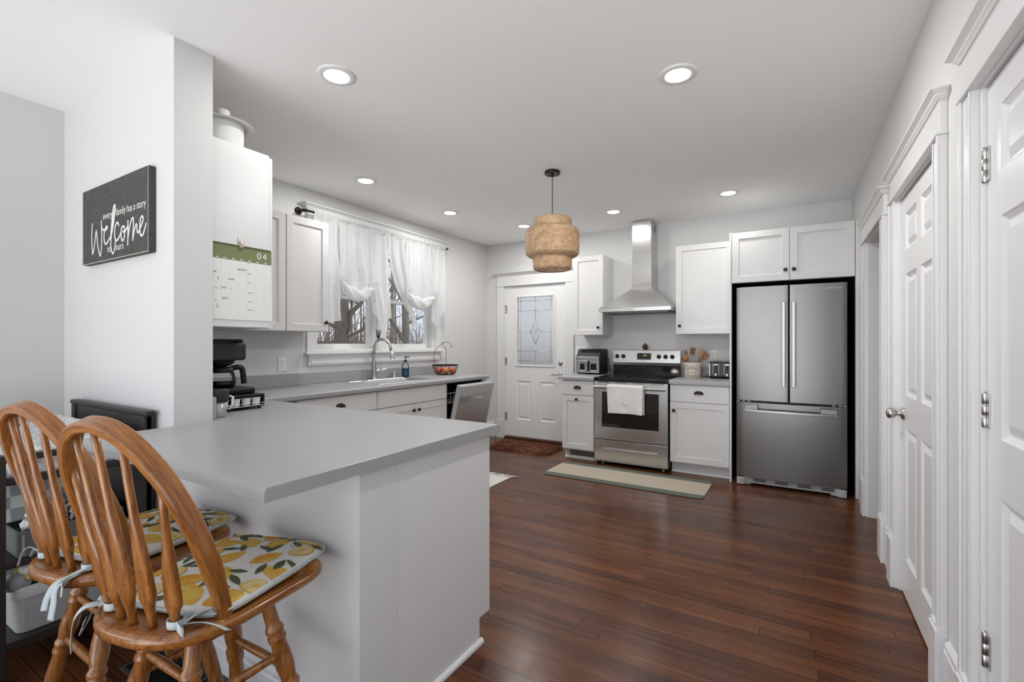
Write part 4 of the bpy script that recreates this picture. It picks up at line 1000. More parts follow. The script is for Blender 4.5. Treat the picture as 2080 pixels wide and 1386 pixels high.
# ================================================================ curtains
rod = thing('curtain_rod', 'dark bronze curtain rod with bracket above the window', 'curtain rod', (-3.55, 3.48, 2.40))
mb = MB(); mb.tube([(-3.555, 2.50, 2.402), (-3.555, 4.44, 2.402)], .0095, 10); obj('pole', mb, M_IRON, rod)
for y, s in ((2.53, -1), (4.43, 1)):
    mb = MB(); mb.lathe([(0, 0), (.033, 0), (.033, .007), (.02, .012), (0, .012)], (XL + .0, y - s * .012 + s * .03, 2.405), 20, axis='x'); mb.tube([(XL + .01, y + s * .018, 2.405), (-3.60, y + s * .018, 2.404), (-3.57, y + s * .012, 2.402), (-3.555, y - s * .005, 2.402)], [.014, .013, .013, .014], 10)
    obj('bracket', mb, M_IRON, rod)
def curtain(label, ya, yb, ties, zb, edge_l, edge_r, seed):
    """zb: list of (u, z) along the hem; ties: ((u,y,z),(u,y,z))"""
    rnd = random.Random(seed); ph = [rnd.uniform(0, 6) for _ in range(4)]
    def hem(u):
        for (a, za), (b, zz) in zip(zb, zb[1:]):
            if a <= u <= b: f = (u - a) / (b - a); f = f * f * (3 - 2 * f); return za + (zz - za) * f
        return zb[-1][1]
    def fn(u, v):
        z = 2.432 - v * (2.432 - hem(u)); y = ya + u * (yb - ya)
        # edges drawn in below, folds gathered toward the ties
        below = max(0, (2.38 - z) / .9)
        y += edge_l * below * (1 - u) ** 2 * below + edge_r * below * u ** 2 * below
        x = -3.552 + .012 * sin(u * 52 + ph[0]) * (.35 + .65 * min(1, v * 3)) + .006 * sin(u * 91 + ph[1]) + .006 * sin(u * 23 + v * 4 + ph[2])
        for (tu, ty, tz) in ties:
            d = (z - tz); w = math.exp(-(d / .17) ** 2); q = math.exp(-((u - tu) / .13) ** 2)
            y += (ty - y) * w * q * .85; x += .024 * w * q
            if z < tz: x += .012 * sin((u - tu) * 60 + ph[3]) * min(1, -d * 4)
        if v < .06: x = -3.538 + .004 * sin(u * 90 + ph[1])
        return (x, y, z)
    mb = MB(); mb.grid(fn, 130, 70)
    c = obj('curtain', mb, M_SHEER); tag(c, label, 'curtain', 'white tie-up kitchen curtains')
    (u1, y1, z1), (u2, y2, z2) = ties
    def roll(u, v):
        y = y1 + (y2 - y1) * u; sag = .085 * sin(pi * u); zc = z1 - .055 + (z2 - z1) * u - sag; r = (.028 + .020 * sin(pi * u)) * (1 + .25 * noise.noise(Vector((u * 6, v * 4, seed))))
        a = 2 * pi * v; return (-3.522 + r * .6 * cos(a) + .004 * sin(a * 3 + u * 14), y, zc + r * 1.25 * sin(a) + .006 * sin(u * 17 + a))
    mb = MB(); mb.grid(roll, 40, 22); obj('gathered_fold', mb, M_SHEER, c)
    for (tu, ty, tz) in ties:
        yt = ya + tu * (yb - ya)
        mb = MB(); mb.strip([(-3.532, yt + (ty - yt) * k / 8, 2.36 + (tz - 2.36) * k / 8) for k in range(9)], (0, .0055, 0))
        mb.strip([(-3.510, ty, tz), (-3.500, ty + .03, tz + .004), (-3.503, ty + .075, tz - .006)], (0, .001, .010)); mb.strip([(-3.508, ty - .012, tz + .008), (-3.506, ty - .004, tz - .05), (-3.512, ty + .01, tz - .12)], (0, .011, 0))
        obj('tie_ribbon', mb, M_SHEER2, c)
    return c
curtain('sheer white tie-up curtain over the left window sash', 2.600, 3.462, ((.30, 2.870, 1.868), (.74, 3.245, 1.856)), [(0, 1.50), (.14, 1.455), (.27, 1.475), (.335, 1.72), (.52, 1.70), (.68, 1.735), (.74, 1.60), (.84, 1.48), (.93, 1.50), (1, 1.53)], .06, .05, 3)
curtain('sheer white tie-up curtain over the right window sash', 3.452, 4.385, ((.29, 3.705, 1.852), (.73, 4.150, 1.842)), [(0, 1.85), (.10, 1.62), (.16, 1.45), (.25, 1.50), (.32, 1.66), (.50, 1.635), (.68, 1.72), (.74, 1.52), (.82, 1.462), (.92, 1.56), (1, 1.67)], .36, -.03, 8)

# diffuser on the sill
df = thing('reed_diffuser', 'white reed diffuser with dark reeds on the window sill', 'reed diffuser', (-3.618, 3.40, 1.197))
mb = MB(); mb.box(-3.642, -3.594, 3.376, 3.424, 1.1975, 1.285); mb.lathe([(.016, 1.285), (.016, 1.305), (.018, 1.307), (.018, 1.312), (0, 1.312)], (-3.618, 3.40, 0), 16); obj('jar', mb, M_PORC, df, bevel=.004)
mb = MB()
for k, (a, b) in enumerate(((-.012, -.02), (-.004, -.008), (.004, .0), (.010, .012), (.014, .022), (0, -.014))): mb.tube([(-3.618, 3.40 + b * .3, 1.31), (-3.618 + a, 3.40 + b, 1.405)], .0028, 6)
obj('reeds', mb, M_BLACK, df)

# ================================================================ outlets
def outlet(label, loc, d, horiz=1):
    r = thing('wall_outlet', label, 'outlet', loc, face_rot(d), 'white wall outlets')
    w = .037 * horiz
    mb = MB(); mb.box(-w, w, -.006, .0005, -.059, .059); obj('cover_plate', mb, M_WHITE, r, local=True, bevel=.003)
    for k in range(int(horiz)):
        xo = 0 if horiz == 1 else (-.023 + .046 * k)
        for z in (-.021, .021):
            mb = MB(); mb.box(xo - .0165, xo + .0165, -.0085, -.004, z - .016, z + .016, 0)
            for (a, b, c_, e) in ((-.008, -.0062, -.004, .008), (.0062, .008, -.003, .007)): mb.box(xo + a, xo + b, -.0089, -.008, z + c_, z + e, 1)
            mb.box(xo - .002, xo + .002, -.0089, -.008, z - .011, z - .007, 1)
            obj('receptacle', mb, [M_WHITE, M_BLACK], r, local=True)
outlet('white outlet on the wall beside the coffee maker', (XL, 2.365, 1.098), '+x')
outlet('white outlet right of the window behind the fruit basket', (XL, 4.44, 1.135), '+x')
outlet('white double outlet plate partly behind the air fryer', (-2.245, YB, 1.175), '-y', 2)
outlet('white outlet plate behind the wooden utensils and toaster', (-.735, YB, 1.14), '-y')

# ================================================================ air fryer
af = thing('air_fryer', 'black and stainless air fryer on the short counter left of the stove', 'air fryer', (-2.03, 5.2, CT1))
AX0, AX1 = -2.176, -1.885
mb = MB(); mb.prism([(5.09, .924), (5.09, 1.118), (5.10, 1.128), (5.145, 1.196), (5.165, 1.205), (5.345, 1.205), (5.36, 1.19), (5.36, .924)], AX0, AX1, 'x'); obj('housing', mb, M_BLACK, af, bevel=.012, seg=3)
mb = MB(); mb.box(AX0 + .015, AX1 - .012, 5.083, 5.092, 1.078, 1.118); obj('trim_band', mb, M_STEEL, af, bevel=.003)
mb = MB(); panelled(mb, .268, .142, .010, [(.035, .103, .03, .108), (.165, .238, .03, .108)], 'shaker', depth=.004); mb.bm.transform(Matrix.Translation((AX0 + .013, 5.080, .932))); fd = obj('basket_front', mb, M_STEEL, af, bevel=.002)
mb = MB(); mb.box(AX0 + .050, AX0 + .114, 5.082, 5.0835, .964, 1.038); mb.box(AX0 + .180, AX0 + .249, 5.082, 5.0835, .964, 1.038); obj('window', mb, M_BLACKG, fd)
mb = MB(); mb.box(AX0 + .120, AX0 + .152, 5.045, 5.060, .945, 1.072); mb.box(AX0 + .126, AX0 + .146, 5.058, 5.082, 1.03, 1.066); obj('handle', mb, M_HANDLE, fd, bevel=.004)
mb = MB(); mb.box(AX0 + .153, AX0 + .172, 5.062, 5.081, .955, 1.07); obj('handle_grip', mb, M_BLACK, fd, bevel=.003)
for (x, y) in ((AX0 + .03, 5.11), (AX1 - .03, 5.11), (AX0 + .03, 5.33), (AX1 - .03, 5.33)):
    mb = MB(); mb.lathe([(.012, 0), (.012, .012)], (x, y, CT1), 10); obj('rubber_foot', mb, M_BLACK, af)
mb = MB(); mb.tube([(AX1, 5.33, 1.10), (AX1 + .02, 5.335, 1.085), (AX1 + .025, 5.34, 1.02), (AX1 + .012, 5.345, .97), (AX1 + .03, 5.345, .935), (AX1 + .045, 5.35, .95), (AX1 + .03, 5.35, .985)], .0045, 8); obj('power_cord', mb, M_BLACK, af)

# ================================================================ crock with utensils, toaster, pomegranate
KC = (-.905, 5.18)
ck_ = thing('utensil_crock', 'cream stoneware crock lettered HOMEMADE PICKLES beside the toaster', 'crock', (*KC, CT1))
M_CREAM = mat('cream_stoneware', (.70, .63, .53), .3)
mb = MB(); mb.lathe([(0, .001), (.075, .001), (.079, .006), (.082, .06), (.084, .125), (.088, .130), (.0885, .152), (.085, .156), (.079, .154), (.077, .13), (.073, .01), (0, .01)], (*KC, CT1), 40); obj('crock_body', mb, M_CREAM, ck_, smooth_angle=50)
def wrap(mb, z0, R, ang0):
    for v in mb.bm.verts:
        a = ang0 + v.co.x / R; rr = R + .0012
        v.co = Vector((KC[0] + rr * sin(a), KC[1] - rr * cos(a), CT1 + z0 + v.co.z))
    return mb
M_PRINT = mat('crock_print', (.10, .095, .085), .5)
A0 = .07
word = 'HOMEMADE'
for k, ch in enumerate(word):
    a = -1 + 2 * k / (len(word) - 1); mb = text_mb(ch, .025); mb.bm.transform(Matrix.Rotation(-a * .42, 4, 'Y') if False else Matrix.Rotation(a * .42, 4, 'Y'))
    for v in mb.bm.verts: v.co.x += a * .061; v.co.z += -.022 * a * a
    wrap(mb, .094, .083, A0)
    if k == 0: big = mb
    else:
        me = bpy.data.meshes.new('t'); mb.bm.to_mesh(me); big.bm.from_mesh(me); mb.bm.free(); bpy.data.meshes.remove(me)
obj('lettering', big, M_PRINT, ck_)
mb = text_mb('at 1\u00a2 ea', .030, shear=.15); wrap(mb, .050, .0825, A0); obj('lettering', mb, M_PRINT, ck_)
mb = text_mb('PICKLES', .027, space=1.15); wrap(mb, .014, .0815, A0); obj('lettering', mb, M_PRINT, ck_)
def wood_m(nm, a, b):
    m = mat(nm, a, .5); t = NT(m); t.set('Base Color', t.ramp(t.noise(t.coord((20, 20, 3)), 4, 4), [(.3, a), (.7, b)])); return m
WD = [wood_m('teak_utensil', (.20, .085, .04), (.34, .16, .075)), wood_m('cherry_utensil', (.26, .10, .05), (.42, .19, .10)), wood_m('acacia_utensil', (.14, .055, .028), (.30, .13, .06)), wood_m('olive_utensil', (.32, .15, .06), (.46, .25, .11)), mat('silicone_grey', (.27, .27, .25), .6), mat('pinkish_wood', (.42, .30, .27), .5)]
def utensil(nm, label, mi, foot, top, head, hw=.03, hl=.09, extra=None):
    """handle from foot to neck, head shape beyond it; all in world coords"""
    mb = MB(); f = Vector(foot); t_ = Vector(top); d = (t_ - f).normalized(); side = Vector((1, 0, 0)); side = (side - d * side.dot(d)).normalized(); nrm = d.cross(side)
    mb.tube([f, f.lerp(t_, .5), t_], [.006, .0055, .0065], 8)
    if head == 'spoon':
        def fn(u, v):
            a = 2 * pi * u; r = v; w = hw * r * cos(a); l = hl / 2 * r * sin(a); p = t_ + d * (hl / 2 + l) + side * w; return tuple(p + nrm * (.014 * (r * r - 1)))
        mb.grid(fn, 20, 5)
    else:
        pts = [(-.4, 0), (-.85, .35), (-1, .98), (-.9, 1.02), (.9, 1.0), (1, .94), (.85, .3), (.4, 0)]
        mb2 = [(t_ + side * (a * hw) + d * (b * hl)) for a, b in pts]
        A = [mb.v(p + nrm * .003) for p in mb2]; B = [mb.v(p - nrm * .003) for p in mb2]
        mb.f(A); mb.f(B[::-1])
        for k in range(8): mb.f([A[k], A[(k + 1) % 8], B[(k + 1) % 8], B[k]])
        if head == 'slotted':
            for s in (-.5, 0, .5):
                q = [t_ + side * ((s + e) * hw) + d * (b * hl) - nrm * .0035 for e, b in ((-.12, .3), (.12, .3), (.12, .85), (-.12, .85))]; mb.f([mb.v(p) for p in q], 1)
        if head == 'fork':
            for k in range(6):
                p = t_ + d * (hl * (.35 + .13 * k)) + side * hw; mb.tube([p, p + side * .016 + d * .004 - nrm * .004], [.004, .003], 6)
    o = obj(nm, mb, [WD[mi], M_DARK], solid=.003 if head == 'spoon' else 0); tag(o, label, 'utensil', 'utensils in the crock'); return o
zc = CT1 + .02
utensil('wooden_spoon', 'round wooden spoon leaning left out of the crock', 1, (-.885, 5.17, zc), (-.958, 5.15, 1.082), 'spoon', .036, .068)
utensil('spatula', 'pale pinkish slotted spatula at the left of the crock', 5, (-.885, 5.19, zc), (-.958, 5.20, 1.125), 'slotted', .026, .085)
utensil('wooden_spatula', 'brown slotted wooden turner standing in the middle of the crock', 0, (-.915, 5.18, zc), (-.908, 5.19, 1.132), 'slotted', .029, .095)
utensil('scraper', 'grey green silicone scraper standing low in the crock', 4, (-.90, 5.15, zc), (-.890, 5.13, 1.055), 'turner', .025, .09)
utensil('wooden_turner', 'wide orange brown wooden turner leaning right in the crock', 3, (-.935, 5.20, zc), (-.838, 5.21, 1.125), 'turner', .042, .085)
utensil('pasta_fork', 'dark toothed wooden pasta fork leaning far right in the crock', 2, (-.94, 5.17, zc), (-.820, 5.16, 1.095), 'fork', .026, .095)
to = thing('toaster', 'black four slice toaster with chrome levers beside the refrigerator panel', 'toaster', (-.635, 5.25, CT1))
TX0, TX1 = -.750, -.515
mb = MB(); mb.box(TX0 + .004, TX1, 5.14, 5.37, CT1 + .010, 1.085); obj('toaster_body', mb, mat('black_gloss', (.010, .010, .011), .38), to, bevel=.016, seg=3)
mb = MB(); mb.box(TX0, TX0 + .010, 5.16, 5.35, CT1 + .02, 1.07); mb.box(TX0 + .012, TX0 + .022, 5.137, 5.142, CT1 + .025, 1.07); obj('chrome_side', mb, M_CHROME, to, bevel=.003)
for x in (TX0 + .075, TX0 + .18):
    mb = MB(); mb.box(x - .0285, x - .027, 5.1375, 5.142, .955, 1.065); mb.box(x + .027, x + .0285, 5.1375, 5.142, .955, 1.065); mb.box(x - .006, x + .006, 5.137, 5.142, .985, 1.06, 1); obj('lever_slot', mb, [M_NICKEL, M_DARK], to)
    mb = MB(); mb.box(x - .022, x + .022, 5.118, 5.138, 1.048, 1.062); obj('lever', mb, M_CHROME, to, bevel=.004)
    mb = MB(); mb.lathe([(0, -.016), (.012, -.016), (.015, -.012), (.0155, 0)], (x, 5.14, .952), 18, axis='y'); obj('dial', mb, M_CHROME, to)
    mb = MB(); mb.box(x - .018, x + .018, 5.17, 5.34, 1.0845, 1.0855); obj('slot', mb, M_DARK, to)
mb = MB(); mb.tube([(TX0 - .002, 5.25, .95), (TX0 - .02, 5.24, .945), (TX0 - .035, 5.26, .925), (TX0 - .03, 5.33, .92)], .0045, 8); obj('power_cord', mb, M_BLACK, to)
for (x, y) in ((TX0 + .03, 5.16), (TX1 - .02, 5.16), (TX0 + .03, 5.35), (TX1 - .02, 5.35)):
    mb = MB(); mb.lathe([(.01, 0), (.01, .012)], (x, y, CT1), 8); obj('rubber_foot', mb, M_BLACK, to)
mb = MB(); mb.lathe([(0, -.032), (.016, -.031), (.030, -.014), (.033, .004), (.026, .022), (.012, .030), (.006, .032), (.0055, .036), (.010, .046), (.007, .046), (.003, .037), (0, .036)], (-1.448, 5.362, 1.231), 18)
tag(obj('ornament', mb, mat('brown_glaze', (.10, .028, .018), .18), smooth_angle=50), 'small glossy brown round ornament standing on the stove back panel', 'ornament')
# ================================================================ Welcome sign
SY = .978
sg = thing('wall_sign', 'black wooden Welcome sign with white lettering on the stub wall', 'sign', (-2.87, 1.008, 1.685))
M_SIGN = mat('chalk_black', (.055, .052, .048), .7); t = NT(M_SIGN); n = t.noise(t.coord((3, 3, 5)), 9, 6, .7); t.set('Base Color', t.ramp(n, [(.3, (.040, .037, .034)), (.75, (.085, .08, .074))]))
mb = MB(); mb.box(-3.262, -2.500, SY, 1.0065, 1.686, 2.078); obj('board', mb, M_SIGN, sg, bevel=.002)
M_INK = mat('white_paint_ink', (.80, .79, .76), .6)
mb = MB(); e = .0035
for (a, b, c_, d_) in ((-3.259, -2.5045, 1.6865, 1.690), (-3.259, -2.5045, 2.0755, 2.0775), (-2.504, -2.5005, 1.6865, 2.0775), (-3.2615, -3.2595, 1.6865, 2.0775)): mb.box(a, b, SY - .0004, SY + .0002, c_, d_)
obj('worn_edge', mb, mat('worn_wood_edge', (.50, .46, .42), .7), sg)
ST = [[(-3.133,1.896),(-3.139,1.865),(-3.142,1.818),(-3.138,1.771),(-3.129,1.734),(-3.109,1.774),(-3.094,1.822),(-3.083,1.851),(-3.074,1.817),(-3.063,1.769),(-3.047,1.734),(-3.032,1.717),(-3.021,1.743),(-3.015,1.789),(-3.015,1.835),(-3.019,1.869),(-3.019,1.896)],
[(-3.018,1.869),(-3.01,1.852),(-2.987,1.842),(-2.962,1.842),(-2.946,1.85),(-2.954,1.857),(-2.969,1.85),(-2.982,1.834),(-2.987,1.81),(-2.984,1.788),(-2.973,1.773),(-2.958,1.77),(-2.932,1.785),(-2.9,1.809),(-2.882,1.848),(-2.865,1.896),(-2.854,1.933),(-2.861,1.948),(-2.874,1.933),(-2.886,1.887),(-2.898,1.829),(-2.905,1.782),(-2.904,1.746),(-2.891,1.721),(-2.877,1.714),(-2.861,1.733),(-2.853,1.762),(-2.849,1.779)],
[(-2.813,1.841),(-2.82,1.855),(-2.835,1.86),(-2.851,1.847),(-2.86,1.825),(-2.86,1.798),(-2.849,1.779),(-2.833,1.773),(-2.813,1.784),(-2.785,1.81)],
[(-2.769,1.834),(-2.784,1.821),(-2.787,1.795),(-2.779,1.771),(-2.767,1.765),(-2.752,1.779),(-2.746,1.808),(-2.753,1.829),(-2.769,1.834)],
[(-2.771,1.813),(-2.758,1.805),(-2.738,1.81),(-2.722,1.819),(-2.712,1.829)],
[(-2.712,1.856),(-2.71,1.812),(-2.712,1.769),(-2.713,1.735)],[(-2.712,1.766),(-2.702,1.799),(-2.686,1.834),(-2.67,1.855),(-2.657,1.86),(-2.652,1.844),(-2.654,1.805),(-2.658,1.777),(-2.658,1.751)],
[(-2.658,1.76),(-2.648,1.787),(-2.638,1.808),(-2.625,1.824),(-2.617,1.821),(-2.616,1.806),(-2.611,1.788),(-2.6,1.784),(-2.579,1.806),(-2.557,1.829),(-2.553,1.845),(-2.562,1.854),(-2.576,1.848),(-2.585,1.827),(-2.586,1.799),(-2.582,1.776),(-2.57,1.766),(-2.554,1.77),(-2.536,1.793),(-2.521,1.818)]]
def smooth(p, n=4):
    out = []
    for i in range(len(p) - 1):
        a, b, c_, d_ = p[max(i - 1, 0)], p[i], p[i + 1], p[min(i + 2, len(p) - 1)]
        for k in range(n):
            u = k / n; out.append(tuple(.5 * ((2 * b[j]) + (-a[j] + c_[j]) * u + (2 * a[j] - 5 * b[j] + 4 * c_[j] - d_[j]) * u * u + (-a[j] + 3 * b[j] - 3 * c_[j] + d_[j]) * u ** 3) for j in (0, 1)))
    return out + [p[-1]]
mb = MB()
for si, s_ in enumerate(ST):
    q = smooth(s_); rr = [.0058 * (1.55 if si == 1 and x < -2.855 and x > -2.907 and z > 1.79 and i < 90 else 1) for i, (x, z) in enumerate(q)]
    mb.tube([(x, SY - .0006, z) for x, z in q], rr, 6, flat=None)
for v in mb.bm.verts: v.co.y = SY - .0001 + (v.co.y - SY + .0006) * .06
obj('script_lettering', mb, M_INK, sg)
for (tx, xm, zz, w) in (('every', -2.945, 1.896, .112), ('family has a story', -2.684, 1.896, .318), ('to', -2.925, 1.726, .042), ('ours', -2.804, 1.726, .086)):
    m2 = text_mb(tx, .05, .0002); xs_ = [v.co.x for v in m2.bm.verts]; k = w / (max(xs_) - min(xs_))
    for v in m2.bm.verts: v.co.x *= k
    m2.bm.transform(Matrix.Translation((xm, SY, zz))); obj('small_lettering', m2, M_INK, sg)

# ================================================================ calendar and pot on the wall cabinet
CXF = -2.3605
cal = thing('calendar', 'green topped April wall calendar hooked to the cabinet side', 'calendar', (CXF, 1.32, 1.385))
def onx(mb, x=CXF): mb.bm.transform(Matrix.Translation((x, 0, 0)) @ Matrix.Rotation(pi / 2, 4, 'Z')); return mb    # xz plane facing -y -> facing +x, x->y
M_PAPER = mat('calendar_paper', (.80, .80, .78), .7); M_OLIVE = mat('olive_band', (.19, .215, .10), .7)
mb = MB(); mb.prism([(1.176, 1.388), (1.477, 1.386), (1.471, 1.757), (1.176, 1.757)], CXF + .0005, CXF + .0022, 'x'); obj('sheet', mb, M_PAPER, cal)
mb = MB(); mb.box(CXF + .0022, CXF + .0030, 1.176, 1.4715, 1.680, 1.757); obj('band', mb, M_OLIVE, cal)
mb = MB()
for k in range(42): y = 1.180 + k * .0069; mb.tube([(CXF + .001, y, 1.757), (CXF + .005, y, 1.755), (CXF + .0045, y + .001, 1.748), (CXF + .002, y + .001, 1.746)], .0011, 5)
obj('wire_binding', mb, mat('binding_bronze', (.10, .07, .045), .4, .6), cal)
m2 = onx(text_mb('04', .048, .0005, space=1.25), CXF + .0032); m2.bm.transform(Matrix.Translation((0, 1.42, 1.702))); obj('month_number', m2, M_INK, cal)
m2 = MB()
for k, y in enumerate((1.20, 1.235, 1.277, 1.316, 1.357, 1.398, 1.44)): m2.box(CXF + .0031, CXF + .0036, y - .008, y + .008, 1.684, 1.6875)
obj('weekday_print', m2, M_INK, cal)
mb = MB(); rnd = random.Random(4)
def scrib(y, z, w, h, n, m=0):
    for r in range(n):
        yy = y - w / 2; zz = z - r * h * 1.3
        pts = []
        while yy < y + w / 2: pts.append((CXF + .0027, yy, zz + rnd.uniform(-h / 2, h / 2))); yy += .0022
        if len(pts) > 1: mb.tube(pts, .00075, 4, m)
for (y, z, w, h, n) in ((1.319, 1.640, .046, .004, 2), (1.357, 1.622, .026, .005, 1), (1.352, 1.674, .014, .003, 1), (1.355, 1.576, .018, .005, 1), (1.362, 1.526, .026, .005, 1), (1.358, 1.479, .016, .005, 1), (1.362, 1.440, .028, .006, 1), (1.268, 1.588, .030, .004, 2), (1.232, 1.543, .028, .004, 2), (1.237, 1.492, .030, .004, 2), (1.206, 1.588, .010, .008, 2), (1.203, 1.458, .014, .008, 2), (1.195, 1.478, .010, .004, 1), (1.265, 1.537, .004, .006, 1), (1.262, 1.439, .005, .006, 1), (1.19, 1.615, .016, .003, 2)): scrib(y, z, w, h, n)
scrib(1.197, 1.537, .018, .003, 1, 1)
obj('handwriting', mb, [mat('pen_ink', (.10, .10, .10), .7), mat('red_pen', (.5, .12, .10), .7)], cal)
mb = MB()
for k in range(1, 7): y = 1.176 + k * .0425; mb.box(CXF + .0022, CXF + .0025, y, y + .0004, 1.40, 1.675)
for k in range(6): z = 1.425 + k * .047; mb.box(CXF + .0022, CXF + .0025, 1.178, 1.47, z, z + .0004)
mb.box(CXF + .0022, CXF + .0025, 1.452, 1.472, 1.3925, 1.394)
obj('grid_lines', mb, mat('grid_grey', (.765, .765, .75), .7), cal)
hk = thing('wall_hook', 'small clear adhesive hook holding the calendar', 'hook', (CXF, 1.312, 1.775))
mb = MB(); mb.box(CXF + .0002, CXF + .004, 1.300, 1.322, 1.770, 1.800); mb.tube([(CXF + .005, 1.311, 1.785), (CXF + .014, 1.311, 1.768), (CXF + .018, 1.311, 1.757), (CXF + .020, 1.311, 1.765)], .003, 8); obj('hook_body', mb, mat('clear_hook', (.75, .73, .70), .2), hk, bevel=.002)
mb = MB(); mb.tube([(CXF + .009, 1.304 + .006 * sin(a), 1.778 + .009 * cos(a)) for a in [k * .5 for k in range(10)]], .0014, 5); mb.lathe([(0, -.003), (.012, -.002), (.012, .002), (0, .003)], (CXF + .010, 1.313, 1.752), 14, axis='x'); obj('keyring', mb, mat('pink_brass', (.55, .40, .33), .35, .6), hk)
PC = (-2.53, 1.318)
pt = thing('lidded_pot', 'white lidded pot with a wide clear brim on top of the wall cabinet', 'pot', (*PC, 2.2545))
mb = MB(); mb.lathe([(0, .001), (.088, .001), (.092, .006), (.094, .135), (.096, .14)], (*PC, 2.2545), 40); obj('pot_body', mb, M_PORC, pt, smooth_angle=50)
mb = MB(); mb.lathe([(.142, .138), (.144, .1405), (.142, .143), (.10, .1415), (.098, .139)], (*PC, 2.2545), 48, closed=True); obj('brim', mb, M_BRIM, pt)
mb = MB(); mb.lathe([(.099, .141), (.099, .150), (.092, .158), (.070, .172), (.040, .184), (.028, .188), (.026, .196), (.032, .206), (.032, .216), (.022, .224), (0, .226)], (*PC, 2.2545), 40); obj('lid', mb, M_PORC, pt, smooth_angle=50)

# ================================================================ coffee corner
DXF = -2.520
pdw = thing('pod_drawer', 'black wire coffee pod drawer under the coffee maker', 'pod drawer', (-2.66, 1.39, CT1))
YA, YC = 1.245, 1.535; DZ = .993
mb = MB(); mb.box(-2.80, DXF, YA, YC, .982, DZ); mb.box(-2.80, DXF, YA, YC, .924, .930); mb.box(-2.80, -2.79, YA, YC, .924, DZ)
for y in (YA, YC - .012): mb.box(-2.80, DXF, y, y + .012, .924, DZ)
obj('drawer_frame', mb, M_BLACK, pdw, bevel=.004)
mb = MB(); mb.tube([(DXF + .004, YA, .935), (DXF + .019, YA + .005, .935), (DXF + .019, YC - .005, .935), (DXF + .004, YC, .935)], .003, 6); mb.tube([(DXF + .004, YA, .948), (DXF + .019, YA + .005, .948), (DXF + .019, YC - .005, .948), (DXF + .004, YC, .948)], .002, 6); obj('front_rail', mb, M_CHROME, pdw)
for (x, y) in ((-2.79, YA + .02), (DXF - .02, YA + .02), (-2.79, YC - .02), (DXF - .02, YC - .02)):
    mb = MB(); mb.lathe([(.009, 0), (.009, .0105)], (x, y, CT1), 10); obj('rubber_foot', mb, M_BLACK, pdw)
LPOD = ['white coffee pod in the drawer nearest the stub wall', 'white coffee pod in the middle of the drawer front', 'white coffee pod at the window end of the drawer front', 'white coffee pod farthest back against the stub wall']
for k, y in enumerate((1.382, 1.438, 1.492, 1.322)):
    mb = MB(); mb.lathe([(0, 0), (.0175, 0), (.0185, .003), (.0225, .042), (.0255, .0435), (.0255, .0455), (0, .046)], (DXF - .014, y, .9302), 24); tag(obj('coffee_pod', mb, M_WHITE, smooth_angle=50), LPOD[k], 'coffee pod', 'coffee pods in the drawer')
cm = thing('coffee_maker', 'black drip coffee maker with a glass carafe half full of coffee', 'coffee maker', (-2.66, 1.36, DZ))
KX0, KX1 = -2.765, -2.575
mb = MB(); mb.box(KX0, KX1, 1.205, 1.518, DZ + .001, 1.028); obj('base', mb, M_BLACK, cm, bevel=.012, seg=3)
mb = MB(); mb.box(KX0, KX1, 1.205, 1.275, 1.02, 1.21); obj('water_column', mb, M_BLACK, cm, bevel=.010)
mb = MB(); mb.box(KX0, KX1, 1.205, 1.468, 1.178, 1.278); obj('brew_head', mb, mat('charcoal_plastic', (.022, .020, .019), .45), cm, bevel=.016, seg=3)
mb = MB(); mb.box(KX0 + .006, KX1 - .006, 1.208, 1.45, 1.279, 1.293); mb.box(KX0 + .05, KX1 - .05, 1.44, 1.475, 1.272, 1.286); obj('top_lid', mb, M_BLACK, cm, bevel=.004)
mb = MB(); mb.box(KX0 + .055, KX1 - .055, 1.466, 1.495, 1.20, 1.262); obj('latch_grip', mb, M_BLACK, cm, bevel=.008)
mb = MB(); mb.lathe([(.070, .0), (.068, -.014), (.05, -.030), (.028, -.036), (0, -.036)], (-2.67, 1.375, 1.180), 30); obj('filter_cone', mb, M_BLACK, cm)
cr = MB(); CC = (-2.67, 1.375)
cr.lathe([(0, 1.030), (.060, 1.030), (.070, 1.036), (.075, 1.055), (.073, 1.085), (.064, 1.115), (.056, 1.122)], (*CC, 0), 36); ca = obj('carafe', cr, M_GLASSJ, cm, smooth_angle=60)
mb = MB(); mb.lathe([(0, 1.0315), (.059, 1.0315), (.068, 1.037), (.0735, 1.056), (.0725, 1.066), (0, 1.066)], (*CC, 0), 36); obj('coffee', mb, mat('coffee', (.012, .006, .004), .08), ca)
mb = MB(); mb.lathe([(.058, 1.112), (.063, 1.115), (.060, 1.136), (.045, 1.142), (.012, 1.143), (.010, 1.150), (0, 1.150)], (*CC, 0), 32); obj('carafe_lid', mb, M_BLACK, ca)
mb = MB(); mb.tube(smooth3([(-2.67, 1.43, 1.130), (-2.665, 1.462, 1.138), (-2.66, 1.485, 1.132), (-2.658, 1.492, 1.10), (-2.657, 1.497, 1.045)]), .0115, 10, flat=(1, 1.3)); obj('carafe_handle', mb, M_BLACK, ca)
mb = MB()
for k in range(7): mb.box(CC[0] + .0745, CC[0] + .0753, CC[1] + .022, CC[1] + .030 + .004 * (k % 2), 1.062 + k * .0075, 1.0637 + k * .0075)
obj('level_marks', mb, M_BLACK, ca)
mg = thing('travel_cup', 'grey and black insulated cup by the end of the stub wall', 'cup', (-2.392, 1.222, CT1))
mb = MB(); mb.lathe([(0, .001), (.033, .001), (.035, .004), (.040, .078)], (-2.392, 1.222, CT1), 28); obj('cup_body', mb, mat('cup_grey', (.42, .42, .42), .3, .5), mg)
